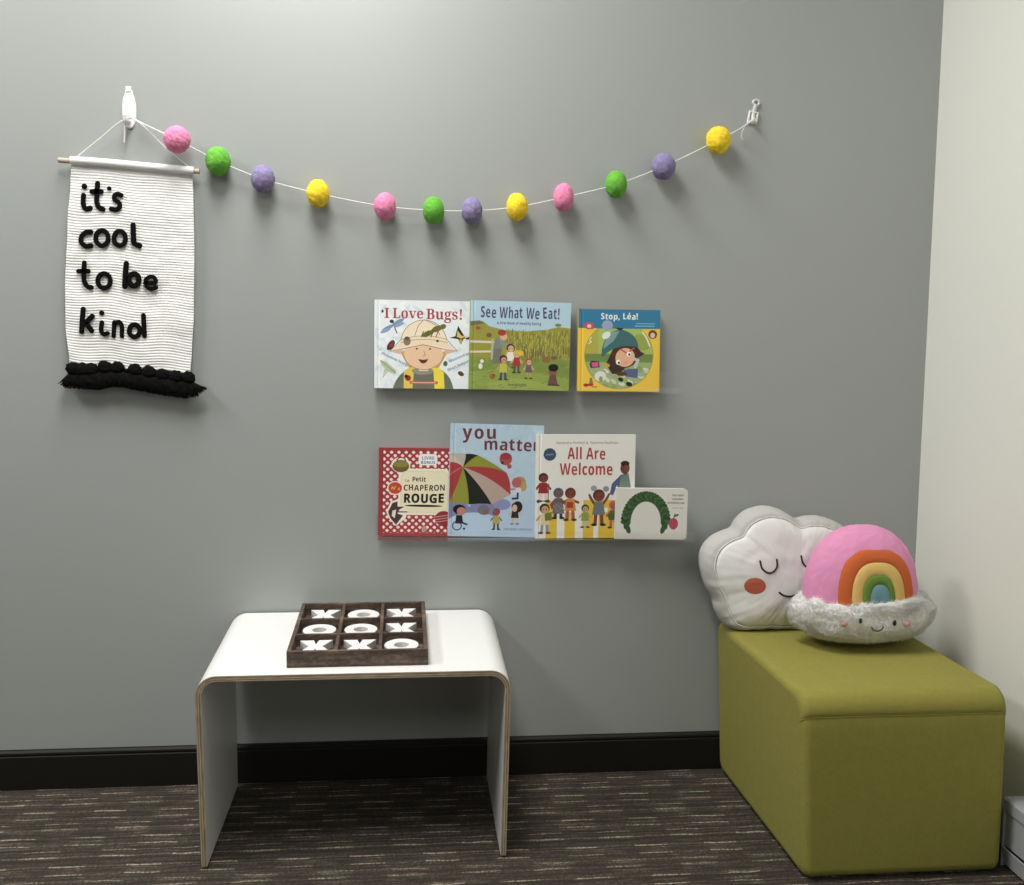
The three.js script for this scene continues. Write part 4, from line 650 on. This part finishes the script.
// ---------------------------------------------------------------- rainbow plush
{
  const zc = 0.252, c = W(862, 604, zc), base = V(c.x, OT.top + 0.0022, zc), S = 1 / 467, loc = (p) => p.sub(base);
  const g = thing('rainbow_plush', 'pink dome plush with raised rainbow and fluffy smiling cloud base on green bench', 'plush toy', base);
  const dc = W(859.5, 594, zc), rx = 60.5 * S, ry = 74 * S, rz = 0.076;
  const domeZ = (x, y) => dc.z + rz * Math.pow(Math.max(0.0, 1 - Math.pow(Math.abs((x - dc.x) / rx), 2.3) - Math.pow(Math.max(0, (y - dc.y)) / ry, 2.3)), 1 / 2.1);
  const velvet = new THREE.MeshPhysicalMaterial({ color: lin(0.74, 0.29, 0.49), roughness: 0.85, sheen: 0.6, sheenRoughness: 0.5, sheenColor: lin(0.9, 0.6, 0.72) });
  const pw = (v, e) => Math.sign(v) * Math.pow(Math.abs(v), e);
  const domePart = part('dome', grid(120, 60, (t, k) => {
    const a = t * 2 * Math.PI, b = lerp(-0.5, Math.PI / 2, k), cb = Math.cos(b), n = 1 + 0.012 * nz(Math.cos(a) * cb * 5, Math.sin(b) * 5, Math.sin(a) * cb * 5) + 0.010 * nz(Math.cos(a) * cb * 13, Math.sin(b) * 13, Math.sin(a) * cb * 13);
    return loc(V(dc.x + rx * pw(Math.cos(a) * 1, 0.9) * pw(cb, 0.9) * n, dc.y + ry * pw(Math.sin(b), 0.92) * n, dc.z - rz * pw(Math.sin(a), 0.92) * pw(cb, 0.92) * n));
  }, true), velvet, g);
  // raised rainbow, each arc a soft band on the dome
  const onDome = (u, v, lift) => { let z = zc + rz, p; for (let i = 0; i < 8; i++) { p = W(u, v, z); z = domeZ(p.x, p.y) + lift; } return p; };
  const ARC = [['orange_arc', lin(0.60, 0.125, 0.03), [838, 913, 549.5], [852, 905, 562.5]], ['yellow_arc', lin(0.74, 0.50, 0.16), [852, 905, 562.5], [862.5, 895.5, 575]], ['green_arc', lin(0.14, 0.25, 0.04), [862.5, 895.5, 575], [870.5, 890.5, 584.5]], ['blue_arch', lin(0.17, 0.32, 0.38), [870.5, 890.5, 584.5], [880, 881, 603]]];
  const ptOf = ([l, r, top], t) => { const cx = (l + r) / 2, rxx = (r - l) / 2, y0 = 606, hgt = y0 - top, straight = 0.32; const a = Math.PI * (1 - t); return [cx + rxx * pw(Math.cos(a), 0.75), y0 - hgt * (Math.pow(Math.max(0, Math.sin(a)), 0.72))]; };
  for (const [name, colr, o, i] of ARC) {
    const gm = grid(60, 10, (t, k) => { const A = ptOf(i, t), B = ptOf(o, t), q = -0.05 + 1.1 * k, bulge = Math.pow(Math.max(0, Math.sin(k * Math.PI)), 0.5); return loc(onDome(lerp(A[0], B[0], q), lerp(A[1], B[1], q), -0.001 + 0.0042 * bulge + 0.0006 * nz(t * 20, k * 4, 2))); });
    part(name, gm, std(colr, 0.9, { side: THREE.DoubleSide }), domePart);
  }
  // fluffy cloud base
  const bc = W(862, 611, zc), bx = 71 * S, by = 26.5 * S, bz = 0.088;
  const lump = (a, b) => { const x = Math.cos(a) * Math.cos(b), y = Math.sin(b), z = Math.sin(a) * Math.cos(b); return 1 + 0.12 * nz(x * 3.0 + 2, y * 1.8, z * 3.0) + 0.026 * nz(x * 10, y * 6, z * 10) + 0.016 * nz(x * 26, y * 12, z * 26); };
  const fp = (a, b, d = 0) => { const n = lump(a, b), cb = pw(Math.cos(b), 0.62); const p = V(bc.x + (bx * n + d) * pw(Math.cos(a), 0.86) * cb, bc.y + (by * (0.6 + 0.4 * n) + d) * pw(Math.sin(b), 0.72), bc.z - (bz * n + d) * pw(Math.sin(a), 0.9) * cb); p.y = Math.max(p.y, OT.top + 0.0028); return p; };
  const fleece = std(lin(0.88, 0.87, 0.845), 1.0);
  const cloudPart = part('cloud_base', grid(200, 70, (t, k) => loc(fp(t * 2 * Math.PI, lerp(-Math.PI / 2, Math.PI / 2, k))), true), fleece, g);
  const bl = [], ix = []; let nb = 0;
  for (let i = 0; i < 34000; i++) {
    const a = rnd() * 2 * Math.PI, b = Math.asin(lerp(-0.92, 0.98, rnd())), p = fp(a, b, -0.001), q = fp(a + 0.02, b, 0), n = fp(a, b, 0.02).sub(fp(a, b, 0)).normalize();
    n.x += (rnd() - 0.5) * 1.3; n.y += (rnd() - 0.5) * 1.3 - 0.25; n.z += (rnd() - 0.5) * 1.3; n.normalize(); if (n.y < 0 && p.y < OT.top + 0.012) n.y *= 0.1;
    const L = 0.006 + 0.005 * rnd(), w = q.sub(p).cross(n).normalize().multiplyScalar(0.0005), e = p.clone().addScaledVector(n, L), s = n.clone().cross(w).normalize().multiplyScalar(0.0005);
    for (const v of [p.clone().add(w), p.clone().sub(w).add(s), p.clone().sub(w).sub(s), e]) { const l = loc(v); bl.push(l.x, l.y, l.z); }
    ix.push(nb, nb + 1, nb + 3, nb + 1, nb + 2, nb + 3, nb + 2, nb, nb + 3); nb += 4;
  }
  const fur = new THREE.BufferGeometry(); fur.setAttribute('position', new THREE.Float32BufferAttribute(bl, 3)); fur.setIndex(ix); fur.computeVertexNormals();
  part('fleece_pile', fur, fleece, cloudPart).userData.kind = 'stuff';
  const faceAt = (u, v, lift) => { let z = zc + bz, p; for (let i = 0; i < 6; i++) { p = W(u, v, z); const q = clamp(1 - Math.pow(Math.abs(p.x - bc.x) / bx, 2.4) - Math.pow(Math.abs(p.y - bc.y) / by, 3.2), 0.02, 1); z = bc.z + bz * Math.pow(q, 1 / 2.4) * 0.99 + lift; } p.z = z; return p; };
  const Q = (x, y) => [690 + x / 3.938, 490 + y / 3.938];
  const bead = (x, y, r, sy, mat, name) => { const p = loc(faceAt(...Q(x, y), 0.0065)); part(name, new THREE.SphereGeometry(r * 1.12, 18, 12).scale(1, sy, 0.6).translate(p.x, p.y, p.z), mat, cloudPart); };
  const ink = std(lin(0.012, 0.01, 0.01), 0.5), rose = std(lin(0.55, 0.28, 0.24), 0.9);
  bead(672, 516, 0.0034, 1.5, ink, 'eye'); bead(806, 524, 0.0038, 1.55, ink, 'eye'); bead(608, 528, 0.0072, 0.75, rose, 'cheek'); bead(855, 528, 0.0060, 0.8, rose, 'cheek');
  part('mouth', tube([[715, 538], [722, 550], [738, 556], [754, 550], [762, 537]].map(([x, y]) => loc(faceAt(...Q(x, y), 0.0075))), 0.0013, 24, 6), ink, cloudPart);
}

renderer.render(scene, camera);
